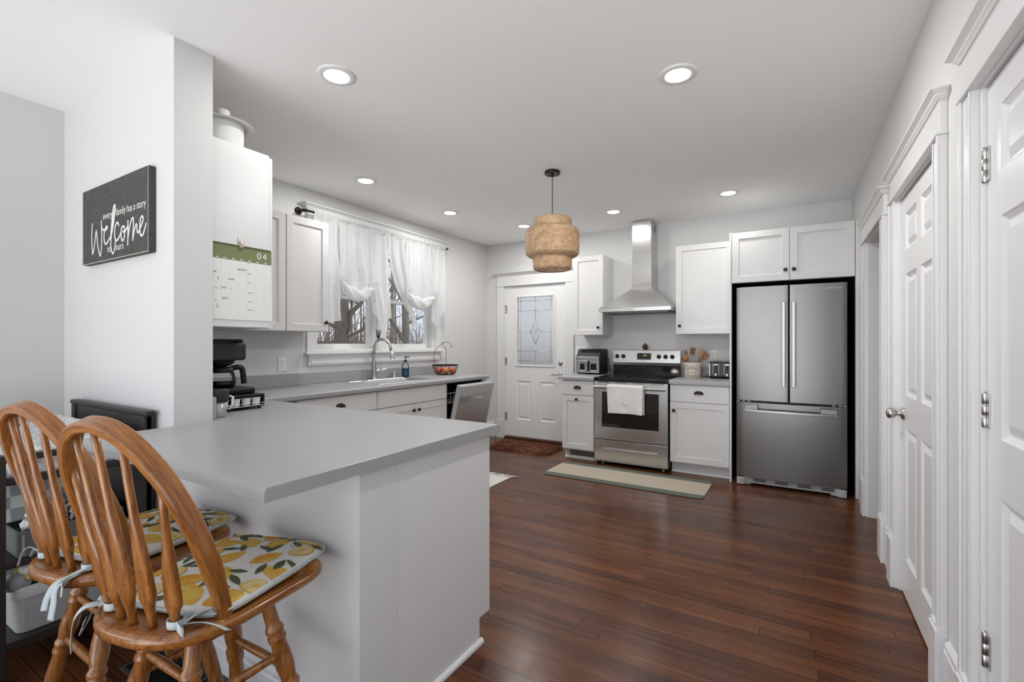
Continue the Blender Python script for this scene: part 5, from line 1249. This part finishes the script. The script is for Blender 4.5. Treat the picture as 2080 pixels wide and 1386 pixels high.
mb = MB(); mb.lathe([(.0405, .072), (.043, .074), (.047, .130), (.045, .134), (.040, .134), (0, .132)], (-2.392, 1.222, CT1), 28); obj('cup_sleeve', mb, mat('cup_sleeve', (.025, .019, .017), .5), mg)
mb = MB(); mb.tube([(-2.360, 1.258, CT1 + .10), (-2.350, 1.270, CT1 + .095), (-2.352, 1.268, CT1 + .055), (-2.358, 1.256, CT1 + .035)], .006, 8); obj('cup_handle', mb, mat('cup_white', (.66, .65, .63), .4), mg)

# ================================================================ rugs and mats
def rug_mat():
    m = mat('striped_runner', (.5, .45, .36), .95, sheen=.2); t = NT(m); c = t.new('ShaderNodeTexCoord'); sp = t.new('ShaderNodeSeparateXYZ'); t.l.new(c.outputs['Object'], sp.inputs[0])
    y = sp.outputs['Y']; f = t.math('FRACT', t.math('DIVIDE', y, .043)); line = t.math('LESS_THAN', f, .20)
    n = t.noise(t.coord((1, 1, 1)), 260, 2); n2 = t.noise(t.coord((3, 60, 1)), 6, 2)
    base = t.mix(n, (.40, .34, .255), (.62, .54, .42)); base = t.mix(t.math('MULTIPLY', line, t.math('ADD', .55, t.math('MULTIPLY', n2, .6))), base, (.11, .085, .06))
    ed = t.math('GREATER_THAN', t.math('ABSOLUTE', y), .186); g = t.mix(n, (.045, .06, .042), (.10, .12, .085))
    t.set('Base Color', t.mix(ed, base, g)); t.bump(n, .5, .002); return m
mb = MB(); pts = rrect(-.735, .735, -.283, .283, .045, 5); mb.prism(pts, .0005, .008, 'z')
rr_ = obj('runner_rug', mb, rug_mat(), bevel=.002); place(rr_, (-1.367, 4.350, 0), radians(-.4)); tag(rr_, 'beige striped runner rug with green edges in front of the stove', 'rug')
M_SHAG = mat('brown_shag', (.16, .06, .03), .95); t = NT(M_SHAG); n = t.noise(t.coord((1, 1, 1)), 11, 4, .65); t.set('Base Color', t.ramp(n, [(.28, (.055, .018, .010)), (.5, (.20, .075, .038)), (.74, (.38, .185, .105))]))
mt_ = thing('door_mat', 'brown shag mat on the floor in front of the back door', 'mat', (-2.80, 4.96, 0))
mb = MB(); mb.prism(rrect(-3.21, -2.395, 4.735, 5.20, .03, 4), .0005, .010, 'z'); obj('backing', mb, M_SHAG, mt_)
mb = MB(); rnd = random.Random(2)
for i in range(4200):
    x = rnd.uniform(-3.215, -2.39); y = rnd.uniform(4.73, 5.205); a = rnd.uniform(0, 6.28); l = rnd.uniform(.012, .028); h = rnd.uniform(.014, .030); w = .0028
    p0 = Vector((x, y, .008)); p1 = p0 + Vector((cos(a) * l * .4, sin(a) * l * .4, h)); p2 = p0 + Vector((cos(a) * l, sin(a) * l, h * .8)); sd = Vector((-sin(a), cos(a), 0)) * w
    A = [mb.v(p0 - sd), mb.v(p0 + sd)]; B = [mb.v(p1 - sd), mb.v(p1 + sd)]; C_ = mb.v(p2); mb.f([A[0], A[1], B[1], B[0]]); mb.f([B[0], B[1], C_])
p = obj('pile', mb, M_SHAG, mt_); p['kind'] = 'stuff'
M_COT = fabric('woven_cotton', (.60, .58, .55), .95, 160, .08, .6)
wr_ = thing('woven_rug', 'white woven rug with knotted fringe on the floor by the sink', 'rug', (-2.60, 3.1, 0))
mb = MB(); mb.box(-2.93, -2.292, 2.35, 3.795, .0005, .007); obj('rug_weave', mb, M_COT, wr_, bevel=.002)
mb = MB(); rnd = random.Random(6)
for i in range(34):
    x = -2.925 + i * .0190; bx = rnd.uniform(-.014, .014)
    for k in (-1, 0, 1): mb.tube([(x + k * .004, 3.795, .005), (x + k * .002 + bx * .3, 3.815, .0075), (x + bx + k * .006, 3.84, .006), (x + bx * 2 + k * .010 + rnd.uniform(-.006, .006), 3.862 + rnd.uniform(-.006, .01), .004)], [.0026, .0034, .0024, .0016], 5)
mb.tube([(-2.293, 3.80, .005), (-2.272, 3.83, .008), (-2.258, 3.855, .007), (-2.248, 3.862, .005)], [.004, .005, .004, .002], 6)
obj('fringe', mb, M_COT, wr_)
fv = thing('floor_vent', 'dark slotted floor register in front of the half wall behind the stools', 'floor vent', (-2.08, .86, 0))
mb = MB(); mb.box(-2.26, -1.90, .785, .95, .0005, .006); obj('frame', mb, mat('register_grey', (.05, .045, .042), .5), fv, bevel=.002)
mb = MB()
for k in range(22): x = -2.235 + k * .0148; mb.box(x, x + .0062, .80, .935, .006, .0105)
obj('slats', mb, M_IRON, fv)

# ================================================================ changing table and what it holds
TX_0, TX_1, TY_0, TY_1 = -3.40, -2.445, .470, .948
ctb = thing('changing_table', 'dark espresso changing table with two open shelves against the stub wall', 'changing table', (-2.92, .72, 0))
for x in (TX_0, TX_1 - .05):
    for y in (TY_0, TY_1 - .05):
        mb = MB(); mb.box(x, x + .05, y, y + .05, 0, .862); obj('post', mb, M_ESP, ctb, bevel=.004)
        mb = MB(); mb.lathe([(0, 0), (.0085, 0), (.0085, .0015), (0, .002)], (x + .05 if x > -3 else x - .002, y + .025, .80), 12, axis='x'); obj('bolt_cap', mb, M_IRON, ctb)
def rail(x0, x1, y0, y1, z0, z1, n='rail'): mb = MB(); mb.box(x0, x1, y0, y1, z0, z1); obj(n, mb, M_ESP, ctb, bevel=.003)
for x in (TX_0 + .012, TX_1 - .038):
    rail(x, x + .026, TY_0 + .05, TY_1 - .05, .833, .858); rail(x, x + .026, TY_0 + .05, TY_1 - .05, .752, .778)
for y in (TY_0 + .012, TY_1 - .038):
    rail(TX_0 + .05, TX_1 - .05, y, y + .026, .833, .858); rail(TX_0 + .05, TX_1 - .05, y, y + .026, .752, .778)
rail(TX_0 + .03, TX_1 - .03, TY_0 + .03, TY_1 - .03, .745, .757, 'top_shelf'); rail(TX_0 + .01, TX_1 - .006, TY_0 + .01, TY_1 - .01, .444, .466, 'shelf'); rail(TX_0 + .01, TX_1 - .006, TY_0 + .01, TY_1 - .01, .142, .178, 'shelf')
mb = MB(); mb.box(TX_0 + .04, TX_1 - .04, TY_1 - .02, TY_1 - .008, .178, .745); obj('back_panel', mb, M_ESP, ctb)
hb = thing('headboard', 'dark espresso headboard panel standing against the stub wall', 'headboard', (-2.91, .985, 0))
mb = MB(); mb.box(-3.345, -2.482, .962, .985, .10, .948); obj('panel', mb, M_ESP, hb, bevel=.003)
mb = MB(); mb.box(-3.36, -2.462, .952, .994, .944, .968); obj('top_rail', mb, M_ESP, hb, bevel=.008, seg=3)
for x in (-3.345, -2.53):
    mb = MB(); mb.box(x, x + .048, .954, .992, 0, .945); obj('post', mb, M_ESP, hb, bevel=.004)
mb = MB(); mb.box(-3.30, -2.53, .9575, .963, .855, .862); mb.box(-3.30, -2.53, .9575, .963, .90, .907); obj('bead_molding', mb, M_ESP, hb, bevel=.002)
def speck(nm, a, b, sc=45):
    m = mat(nm, a, .9); t = NT(m); n = t.noise(t.coord((1, 1, 1)), sc, 5, .7); t.set('Base Color', t.ramp(n, [(.42, b), (.56, a)])); return m
M_PAD = speck('speckled_cotton', (.74, .74, .73), (.45, .46, .45))
def pad(u, v):
    x = -3.345 + .86 * u; y = .548 + .345 * v; e = (2 * v - 1); hh = .860 + .075 * abs(e) ** 2.4 * (1 if e > 0 else .22) + .004 * noise.noise(Vector((x * 14, y * 14, 0)))
    edge = min(u, 1 - u) * .86; edge2 = min(v, 1 - v) * .345; q = min(1, min(edge, edge2) / .03); q = (1 - (1 - q) ** 2) ** .5
    return (x, y, .758 + (hh - .758) * max(q, .02))
mb = MB(); mb.grid(pad, 60, 36); pdm = obj('changing_pad', mb, M_PAD); tag(pdm, 'white speckled contoured changing pad on top of the dark table', 'changing pad')
# grey fabric bin on the middle shelf
def fabric_bin(nm, label, x0, x1, y0, y1, z0, z1, m, flare=0.0, dip=0):
    r = thing(nm, label, 'storage bin', ((x0 + x1) / 2, (y0 + y1) / 2, z0))
    mb = MB(); o_ = rrect(x0, x1, y0, y1, .02, 3); i_ = rrect(x0 + .008, x1 - .008, y0 + .008, y1 - .008, .015, 3)
    f = lambda pts, k: [((x - (x0 + x1) / 2) * k + (x0 + x1) / 2, (y - (y0 + y1) / 2) * k + (y0 + y1) / 2) for x, y in pts]
    loft(mb, [(f(o_, 1 - flare), z0 + .001), (o_, z1), (i_, z1), (f(i_, 1 - flare), z0 + .01)]); obj('bin_body', mb, m, r, smooth_angle=40)
    return r
M_GREYF = fabric('grey_linen', (.115, .113, .11), .95, 420, .25, .5)
gb = fabric_bin('fabric_bin', 'dark grey linen fabric bin on the middle shelf', -2.88, -2.475, .556, .885, .467, .560, M_GREYF)
mb = MB(); mb.box(-2.4755, -2.4735, .566, .574, .475, .552); obj('piping', mb, mat('piping_grey', (.3, .3, .3), .8), gb)
M_CLOTH = speck('white_muslin', (.72, .72, .71), (.60, .60, .59), 18)
def lump(nm, label, c, r, sz, m, cat='cloth', amp=.25, fr=4.5, grp=None):
    mb = MB(); 
    def fn(u, v):
        a = 2 * pi * u; b = pi * (v - .5); d = Vector((cos(b) * cos(a), cos(b) * sin(a), sin(b))); k = 1 + amp * noise.noise(d * fr * .5 + Vector(c) * 9) + amp * .5 * noise.noise(d * fr * 1.6 + Vector(c) * 5)
        return (c[0] + d.x * r * sz[0] * k, c[1] + d.y * r * sz[1] * k, c[2] + d.z * r * sz[2] * k)
    mb.grid(fn, 36, 20, wrap=True); o = obj(nm, mb, m); tag(o, label, cat, grp); return o
lump('folded_cloth', 'crumpled white muslin cloth rising out of the grey bin', (-2.59, .675, .580), .066, (1.0, 1.05, .78), M_CLOTH)
lump('folded_cloth', 'white printed cloth in the near corner of the grey bin', (-2.555, .612, .560), .036, (1.1, .9, .8), M_CLOTH)
def checker():
    m = mat('grey_check_quilt', (.6, .6, .6), .9); t = NT(m); ck__ = t.new('ShaderNodeTexChecker'); ck__.inputs['Scale'].default_value = 21; ck__.inputs['Color1'].default_value = (.66, .67, .67, 1); ck__.inputs['Color2'].default_value = (.33, .35, .37, 1)
    t.l.new(t.coord((1, 1, 1)), ck__.inputs['Vector']); t.l.new(ck__.outputs['Color'], t.b.inputs['Base Color']); return m
mb = MB(); mb.grid(lambda u, v: (-2.655 - .006 * sin(v * 9) + .02 * (1 - v) ** 3, .552 + .20 * u, .565 + .175 * v + .004 * sin(u * 8)), 20, 20)
tag(obj('quilt', mb, checker(), solid=.02), 'grey and white checkered quilt folded behind the grey bin', 'quilt')
zb_ = mat('zebra_print', (.5, .5, .5), .9); t = NT(zb_); wv = t.new('ShaderNodeTexWave'); wv.inputs['Scale'].default_value = 14; wv.inputs['Distortion'].default_value = 9; t.l.new(t.coord((1, 1, 1)), wv.inputs['Vector']); t.set('Base Color', t.ramp(wv.outputs['Fac'], [(.45, (.012, .012, .014)), (.6, (.5, .5, .5))]))
lump('printed_cloth', 'black and white printed cloth at the far end of the grey bin', (-2.56, .755, .575), .055, (1, 1, .9), zb_)
gx = MB(); gx.box(-2.62, -2.50, .832, .868, .467, .70)
gx.bm.transform(Matrix.Translation((-2.56, .85, .467)) @ Matrix.Rotation(radians(8), 4, 'X') @ Matrix.Translation((2.56, -.85, -.467)))
gxo = thing('storage_box', 'dark green picture book standing at the end of the shelf', 'book', (-2.56, .85, .467)); gxo.name = 'picture_book'
WM['picture_book'] = WM['storage_box']
obj('cover', gx, speck('green_cover', (.015, .06, .035), (.10, .12, .14), 12), gxo)
# white plastic basket on the bottom shelf
M_PLAS = mat('pale_grey_plastic', (.50, .49, .48), .5)
pb = thing('plastic_basket', 'pale grey ribbed plastic basket on the bottom shelf', 'basket', (-2.68, .72, .178))
bx0, bx1, by0, by1 = -2.90, -2.475, .545, .895
mb = MB(); loft(mb, [(rrect(bx0 + .015, bx1 - .012, by0 + .012, by1 - .012, .03, 4), .180), (rrect(bx0, bx1 - .003, by0, by1, .03, 4), .318), (rrect(bx0 + .006, bx1 - .009, by0 + .006, by1 - .006, .026, 4), .318), (rrect(bx0 + .02, bx1 - .018, by0 + .018, by1 - .018, .026, 4), .188)])
obj('basket_body', mb, M_PLAS, pb, smooth_angle=40)
mb = MB(); loft(mb, [(rrect(bx0 - .004, bx1 + .002, by0 - .004, by1 + .004, .034, 4), .312), (rrect(bx0 - .006, bx1 + .004, by0 - .006, by1 + .006, .036, 4), .350), (rrect(bx0 - .002, bx1 + .0, by0 - .002, by1 + .002, .032, 4), .356), (rrect(bx0 + .006, bx1 - .008, by0 + .006, by1 - .006, .026, 4), .350), (rrect(bx0 + .006, bx1 - .008, by0 + .006, by1 - .006, .026, 4), .312)], cap=False); obj('rim', mb, M_PLAS, pb, smooth_angle=40)
mb = MB()
for k in range(19):
    z = .186 + k * .0066; xx = bx1 - .0115 + .0095 * (z - .18) / .138
    mb.box(xx - .002, xx + .0022, by0 + .03, by1 - .03, z, z + .0034)
for y in (by0 + .09, by0 + .26): mb.box(bx1 - .010, bx1 + .0035, y, y + .006, .186, .312)
mb.box(bx1 - .004, bx1 + .004, by0 + .085, by0 + .125, .290, .320)
obj('woven_ribs', mb, mat('rib_grey', (.42, .41, .40), .55), pb)
M_PLG = fabric('plush_green', (.13, .165, .15), .95, 300, .15); M_PLW = fabric('plush_grey', (.34, .34, .335), .95, 300, .12); M_YEL = fabric('felt_yellow', (.58, .47, .09), .9, 300, .1)
lump('plush_toy', 'round dark green plush toy at the back of the toy basket', (-2.58, .60, .378), .07, (1, 1, .9), M_PLG, 'plush toy', .1)
lump('plush_toy', 'light grey quilted plush toy in the near corner of the basket', (-2.510, .562, .374), .046, (.9, .9, .85), M_PLW, 'plush toy', .16)
lump('plush_toy', 'dark slate plush toy at the far side of the toy basket', (-2.56, .70, .368), .055, (1, 1, .8), fabric('plush_slate', (.07, .085, .085), .95, 300, .15), 'plush toy', .12)
fl = thing('toy_flower', 'yellow felt sunflower toy with a white centre in the toy basket', 'toy', (-2.492, .585, .40))
mb = MB(); pts = []
M_ = Matrix.Translation((-2.492, .585, .416)) @ Matrix.Rotation(radians(58), 4, 'Y') @ Matrix.Rotation(radians(20), 4, 'X')
pp = [((.034 + .008 * cos(8 * 2 * pi * k / 64)) * cos(2 * pi * k / 64), (.034 + .008 * cos(8 * 2 * pi * k / 64)) * sin(2 * pi * k / 64)) for k in range(64)]
mb.M = M_; mb.prism(pp, -.005, .005, 'z'); obj('petals', mb, M_YEL, fl, bevel=.002)
mb = MB(); mb.M = M_; mb.lathe([(.020, .004), (.021, .010), (.012, .016), (0, .018)], (0, 0, 0), 20); obj('centre', mb, M_WHITE, fl)
# ================================================================ oak bar stools
def seat_outline(n=72):
    half = [(0, -.242), (.06, -.238), (.115, -.220), (.160, -.185), (.188, -.135), (.200, -.07), (.204, .0), (.208, .08), (.212, .14), (.208, .180), (.190, .202), (.14, .208), (.07, .206), (0, .205)]
    full = half + [(-x, y) for x, y in half[-2:0:-1]]
    out = []; N = len(full)
    for i in range(N):
        a, b, c_, d_ = full[i - 1], full[i], full[(i + 1) % N], full[(i + 2) % N]
        for k in range(3):
            u = k / 3; out.append(tuple(.5 * ((2 * b[j]) + (-a[j] + c_[j]) * u + (2 * a[j] - 5 * b[j] + 4 * c_[j] - d_[j]) * u * u + (-a[j] + 3 * b[j] - 3 * c_[j] + d_[j]) * u ** 3) for j in (0, 1)))
    return out
SO = seat_outline()
def seat_mb():
    mb = MB(); prev = None
    def ring(k, z, wav=0):
        return [mb.v((x * k, y * k, z + wav * .010 * (max(0, abs(x) - .15) / .06 if -.12 < y < .16 else 0) * -1 + (.006 if y > .17 and wav else 0))) for x, y in SO]
    rings = [ring(.0, .566) if False else ring(.55, .566), ring(.86, .567), ring(.95, .572), ring(.992, .582), ring(1.0, .592), ring(.997, .602), ring(.978, .609, 1), ring(.93, .6105, 1), ring(.80, .606, 1), ring(.5, .599), ring(.2, .597)]
    for a, b in zip(rings, rings[1:]):
        for k in range(len(a)): mb.f([a[k], a[(k + 1) % len(a)], b[(k + 1) % len(a)], b[k]], 0, True)
    mb.f(rings[0][::-1]); mb.f(rings[-1], 0, True)
    return mb
BOWZ, LEAN = .487, .185
def bow_pt(t_):
    """t 0..1 from the left foot over the top to the right foot; returns x,y,z"""
    pts = [(-.163, 0), (-.184, .10), (-.190, .20), (-.180, .29), (-.152, .375), (-.105, .445), (-.05, .479), (0, .487)]
    pts = pts + [(-x, z) for x, z in pts[-2::-1]]
    n = len(pts) - 1; s = t_ * n; i = min(int(s), n - 1); u = s - i
    a, b, c_, d_ = pts[max(i - 1, 0)], pts[i], pts[i + 1], pts[min(i + 2, n)]
    x, z = (.5 * ((2 * b[j]) + (-a[j] + c_[j]) * u + (2 * a[j] - 5 * b[j] + 4 * c_[j] - d_[j]) * u * u + (-a[j] + 3 * b[j] - 3 * c_[j] + d_[j]) * u ** 3) for j in (0, 1))
    return Vector((x, -.10 - LEAN * z / BOWZ, .606 + z))
def bow_mb():
    mb = MB(); N = 60; P = [bow_pt(k / N) for k in range(N + 1)]; P[0].z -= .03; P[-1].z -= .03
    nrm = Vector((0, BOWZ, LEAN)).normalized()      # across the arch plane
    gl = mb.bm.verts.layers.float_vector.new('grain')
    prev = None
    sec = [(-.0215, -.008), (-.017, -.0125), (.017, -.0125), (.0215, -.008), (.0215, .008), (.017, .0125), (-.017, .0125), (-.0215, .008)]
    for k, p in enumerate(P):
        t_ = (P[min(k + 1, N)] - P[max(k - 1, 0)]).normalized(); r = t_.cross(nrm).normalized()
        w = 1 if 4 < k < N - 4 else .82
        cur = [mb.v(p + nrm * a * w + r * b) for a, b in sec]
        for vv_, (a, b) in zip(cur, sec): vv_[gl] = Vector((a * 22, b * 22, k / N * 2.2))
        if prev:
            for j in range(8): mb.f([prev[j], prev[(j + 1) % 8], cur[(j + 1) % 8], cur[j]], 0, j not in (1, 3, 5, 7) and True)
        else: mb.f(cur[::-1])
        prev = cur
    mb.f(prev); return mb
FOOT = [(-.109, -.179), (-.053, -.1925), (0, -.20), (.053, -.1925), (.109, -.179)]; TOPT = [.29, .395, .5, .605, .71]
def spindle_mb(i):
    mb = MB(); f = Vector((*FOOT[i], .600)); t_ = bow_pt(TOPT[i]); d = t_ - f; L = d.length; d.normalize()
    side = Vector((1, 0, 0)); side = (side - d * side.dot(d)).normalized(); nn = d.cross(side)
    if nn.y > 0: nn = -nn
    prof = [(0, .0085, .0085), (.10, .0095, .0095), (.135, .0115, .0100), (.175, .0225, .0100), (.21, .0250, .0095), (.30, .0240, .009), (.45, .0175, .009), (.55, .0115, .0090), (.62, .0095, .0085), (.80, .0088, .0080), (1.0, .0075, .007)]
    prev = None
    for (s, a, b) in prof:
        p = f + d * L * s; cur = []
        for k in range(10):
            an = 2 * pi * k / 10 + pi / 10; ca_, sa_ = cos(an), sin(an)
            ex = .55 if .12 < s < .6 else .9
            cur.append(mb.v(p + side * a * math.copysign(abs(ca_) ** ex, ca_) + nn * b * math.copysign(abs(sa_) ** ex, sa_)))
        if prev:
            for k in range(10): mb.f([prev[k], prev[(k + 1) % 10], cur[(k + 1) % 10], cur[k]], 0, True)
        else: mb.f(cur[::-1])
        prev = cur
    mb.f(prev); return mb
LEGP = [(0, .0165), (.07, .0175), (.16, .0185), (.185, .0185), (.20, .0235), (.215, .0245), (.23, .0205), (.245, .0245), (.26, .0240), (.275, .0195), (.34, .0235), (.40, .0245), (.445, .0205), (.46, .0200), (.475, .0250), (.49, .0250), (.503, .0205), (.518, .0245), (.533, .0235), (.55, .0195), (.65, .0228), (.74, .0222), (.88, .0175), (1, .0150)]
LA = [radians(34 + 90 * k) for k in range(4)]
def leg_at(k, z): r = .123 + (.578 - z) * .262; return Vector((r * cos(LA[k]), r * sin(LA[k]), z))
def leg_mb(k):
    mb = MB(); a, b = leg_at(k, .578), leg_at(k, .0)
    mb.tube([a.lerp(b, s) for s, r in LEGP], [r for s, r in LEGP], 18); return mb
def stretcher_mb(i, j, z, z2=None):
    mb = MB(); a, b = leg_at(i, z), leg_at(j, z2 or z); mb.tube([a.lerp(b, s) for s in (0, .12, .5, .88, 1)], [.0085, .0105, .0125, .0105, .0085], 12); return mb
st0 = thing('bar_stool', 'oak arrow-back swivel bar stool nearest the peninsula corner', 'bar stool', (0, 0, 0), 0, 'oak bar stools at the peninsula')
obj('seat', seat_mb(), M_OAKX, st0, local=True); obj('bow', bow_mb(), oak_along('oak_bent'), st0, local=True, smooth_angle=35)
for i in range(5): obj('spindle', spindle_mb(i), M_OAKV, st0, local=True)
for k in range(4): obj('leg', leg_mb(k), M_OAKS, st0, local=True)
for (i, j, z, z2) in ((0, 1, .345, .345), (1, 2, .39, .39), (2, 3, .445, .445), (2, 3, .315, .315), (3, 0, .385, .385)): obj('stretcher', stretcher_mb(i, j, z, z2), M_OAKS, st0, local=True)
mb = MB(); mb.lathe([(0, .5635), (.085, .5635), (.085, .568), (0, .568)], (0, 0, 0), 28); obj('swivel_plate', mb, M_IRON, st0, local=True)
st1 = copy_tree(st0)
place(st0, (-1.376, .690, 0), radians(12)); place(st1, (-1.895, .700, 0), radians(10))
st1['label'] = 'oak arrow-back swivel bar stool beside the changing table'

# ---------------------------------------------------------------- lemon print cushions
M_CUSHB = fabric('cushion_cream', (.70, .685, .65), .95, 420, .05, .3)
def grad(nm, a, b, sc=9):
    m = mat(nm, a, .9); t = NT(m); n = t.noise(t.coord((1, 1, 1)), sc, 4, .6); t.set('Base Color', t.ramp(n, [(.35, a), (.65, b)])); return m
M_LEM = grad('lemon_print', (.64, .27, .02), (.66, .47, .09), 16); M_LEM2 = grad('lemon_slice_print', (.66, .50, .20), (.70, .58, .30), 30); M_LEAF = grad('leaf_print', (.045, .065, .025), (.10, .115, .055), 20); M_PIP = fabric('blue_piping', (.50, .56, .56), .9, 300, .05)
def cushion(label, loc, rz, seed, ties, z0=.6085):
    root = thing('seat_cushion', label, 'cushion', (loc[0], loc[1], z0), rz, 'lemon print seat cushions')
    rnd = random.Random(seed); W0, W1_, D = .172, .195, .21
    def half(y): return W0 + (W1_ - W0) * (y + D) / (2 * D)
    def out(a):
        ca_, sa_ = cos(a), sin(a); ex = .32; x = math.copysign(abs(ca_) ** ex, ca_); y = math.copysign(abs(sa_) ** ex, sa_); yy = y * D
        return x * half(yy), yy
    def ztop(x, y):
        q = max(abs(x) / half(y), abs(y) / D); q2 = min(1, (abs(x / half(y)) ** 5 + abs(y / D) ** 5) ** .2)
        return .014 + .026 * max(0, 1 - q2 ** 3.5) ** .6 + .0030 * noise.noise(Vector((x * 13, y * 13, seed))) * (1 - q2)
    N = 72; mb = MB(); prev = None
    for k in [0] + [i / 12 for i in range(1, 13)]:
        if k == 0: cur = None; c0 = mb.v((0, 0, ztop(0, 0))); continue
        cur = []
        for i in range(N):
            x, y = out(2 * pi * i / N); x *= k; y *= k; cur.append(mb.v((x, y, ztop(x, y) if k < 1 else .014)))
        for i in range(N):
            if prev is None: mb.f([c0, cur[i], cur[(i + 1) % N]], 0, True)
            else: mb.f([prev[i], prev[(i + 1) % N], cur[(i + 1) % N], cur[i]], 0, True)
        prev = cur
    low = [mb.v((v.co.x * .97, v.co.y * .97, .001)) for v in prev]
    for i in range(N): mb.f([prev[i], prev[(i + 1) % N], low[(i + 1) % N], low[i]], 4, True)
    mb.f(low[::-1], 4)
    def patch(cx_, cy_, L, w, ang, m, tip=.3, dz=.0011):
        """printed motif: pointed oval lying on the cushion top"""
        n = 20; ca_, sa_ = cos(ang), sin(ang)
        def q(a, k):
            lx = cos(a); ly = sin(a); px = L * (lx + tip * (abs(lx) ** 6) * math.copysign(1, lx) * .5) * k; py = w * ly * (1 - .25 * abs(lx) ** 3) * k
            return cx_ + px * ca_ - py * sa_, cy_ + px * sa_ + py * ca_
        ok = all(abs(x) < half(y) * .955 and abs(y) < D * .955 for x, y in (q(2 * pi * i / n, 1) for i in range(n)))
        cl = lambda x, y: (max(-half(y) * .965, min(half(y) * .965, x)), max(-D * .965, min(D * .965, y)))
        def vv(x, y): x, y = cl(x, y); return mb.v((x, y, ztop(x, y) + dz))
        c_ = vv(cx_, cy_); pr = None
        for k in (.4, .7, 1):
            cu = [vv(*q(2 * pi * i / n, k)) for i in range(n)]
            for i in range(n):
                if pr is None: mb.f([c_, cu[i], cu[(i + 1) % n]], m)
                else: mb.f([pr[i], pr[(i + 1) % n], cu[(i + 1) % n], cu[i]], m)
            pr = cu
    pos = []
    tries = 0
    while len(pos) < 22 and tries < 4000:
        tries += 1; x, y = rnd.uniform(-.175, .175), rnd.uniform(-.19, .19)
        if all(hypot(x - a, y - b) > .071 for a, b in pos): pos.append((x, y))
    for k, (x, y) in enumerate(pos):
        ang = rnd.uniform(0, 6.28)
        if k % 4 == 3:
            patch(x, y, .040, .028, ang, 1, .05); patch(x, y, .036, .0245, ang, 2, .05, .0018); patch(x, y, .010, .005, ang, 1, .05, .0024)
        else: patch(x, y, rnd.uniform(.038, .046), rnd.uniform(.026, .031), ang, 1, .28)
    lv = 0; tries = 0; lp = []
    while lv < 30 and tries < 6000:
        tries += 1; x, y = rnd.uniform(-.18, .18), rnd.uniform(-.2, .2)
        if all(hypot(x - a, y - b) > .040 for a, b in pos) and all(hypot(x - a, y - b) > .024 for a, b in lp):
            lp.append((x, y)); patch(x, y, rnd.uniform(.020, .028), rnd.uniform(.007, .011), rnd.uniform(0, 6.28), 3, .5, .0015); lv += 1
    for k in range(26): patch(rnd.uniform(-.17, .17), rnd.uniform(-.19, .19), rnd.uniform(.006, .014), .0011, rnd.uniform(0, 6.28), rnd.choice((3, 1)), .2, .0009)
    obj('cushion_pad', mb, [M_CUSHB, M_LEM, M_LEM2, M_LEAF, M_CUSHB], root, local=True)
    mb = MB(); mb.tube([(out(2 * pi * i / N)[0] * 1.004, out(2 * pi * i / N)[1] * 1.004, .014) for i in range(N)], .0032, 6, closed=True); obj('piping', mb, M_PIP, root, local=True)
    for tie in ties:
        mb = MB()
        for pts, w in tie: mb.strip(smooth3(pts), tuple(q * 1.5 for q in w))
        obj('tie_ribbon', mb, M_PIP, root, solid=.0012)
    return root
def local2w(loc, rz): return lambda R, F, Z: (loc[0] + R * cos(rz) - F * sin(rz), loc[1] + R * sin(rz) + F * cos(rz), Z)
W_ = local2w((-1.376, .690), radians(12))
def loop_around(W, x, y, z): return ([W(x - .016, y + .02, z), W(x - .018, y - .006, z), W(x - .004, y - .018, z), W(x + .016, y - .012, z), W(x + .018, y + .012, z)], (0, 0, .006))
tA = [loop_around(W_, .109, -.179, .622), ([W_(.125, -.19, .622), W_(.150, -.205, .630), W_(.160, -.20, .616), W_(.135, -.188, .618)], (0, 0, .007)), ([W_(.128, -.185, .620), W_(.165, -.165, .624), W_(.20, -.15, .616), W_(.226, -.142, .604)], (.003, -.006, .004)), ([W_(.128, -.185, .62), W_(.140, -.15, .632), W_(.15, -.115, .626)], (.005, .003, .002)), ([W_(.11, -.165, .622), W_(.12, -.15, .625)], (0, 0, .005))]
tB = [loop_around(W_, -.109, -.179, .625), ([W_(-.125, -.19, .63), W_(-.15, -.215, .63), W_(-.175, -.225, .60), W_(-.178, -.23, .555), W_(-.172, -.232, .525)], (.008, -.003, 0)), ([W_(-.125, -.19, .63), W_(-.150, -.185, .636), W_(-.178, -.18, .61), W_(-.188, -.19, .57), W_(-.17, -.215, .56), W_(-.15, -.215, .60)], (.007, -.004, 0)), ([W_(-.12, -.16, .625), W_(-.115, -.15, .63)], (0, 0, .005))]
cushion('lemon print cushion tied to the stool nearest the peninsula corner', W_(-.002, .055, 0)[:2], radians(17), 3, (tA, tB))
W2 = local2w((-1.895, .700), radians(10))
tC = [loop_around(W2, .109, -.179, .625), ([W2(.12, -.195, .625), W2(.100, -.222, .612), W2(.085, -.246, .60), W2(.070, -.258, .565), W2(.060, -.262, .525)], (.009, .002, .002)), ([W2(.11, -.21, .615), W2(.095, -.250, .595), W2(.098, -.258, .55), W2(.092, -.262, .505)], (.008, .002, 0)), ([W2(.105, -.225, .605), W2(.12, -.25, .60), W2(.128, -.252, .585), W2(.112, -.248, .58), W2(.10, -.24, .598)], (0, .001, .007)), ([W2(.11, -.165, .625), W2(.115, -.15, .63)], (0, 0, .005))]
tD = [loop_around(W2, -.109, -.179, .625), ([W2(-.125, -.185, .63), W2(-.155, -.20, .645), W2(-.182, -.205, .62), W2(-.190, -.21, .585)], (.006, -.003, .002)), ([W2(-.125, -.19, .63), W2(-.16, -.185, .63), W2(-.18, -.185, .605)], (.005, -.003, .003)), ([W2(-.12, -.16, .625), W2(-.115, -.15, .63)], (0, 0, .005))]
cushion('lemon print cushion tied to the stool beside the changing table', W2(-.004, .05, 0)[:2], radians(13), 9, (tC, tD))
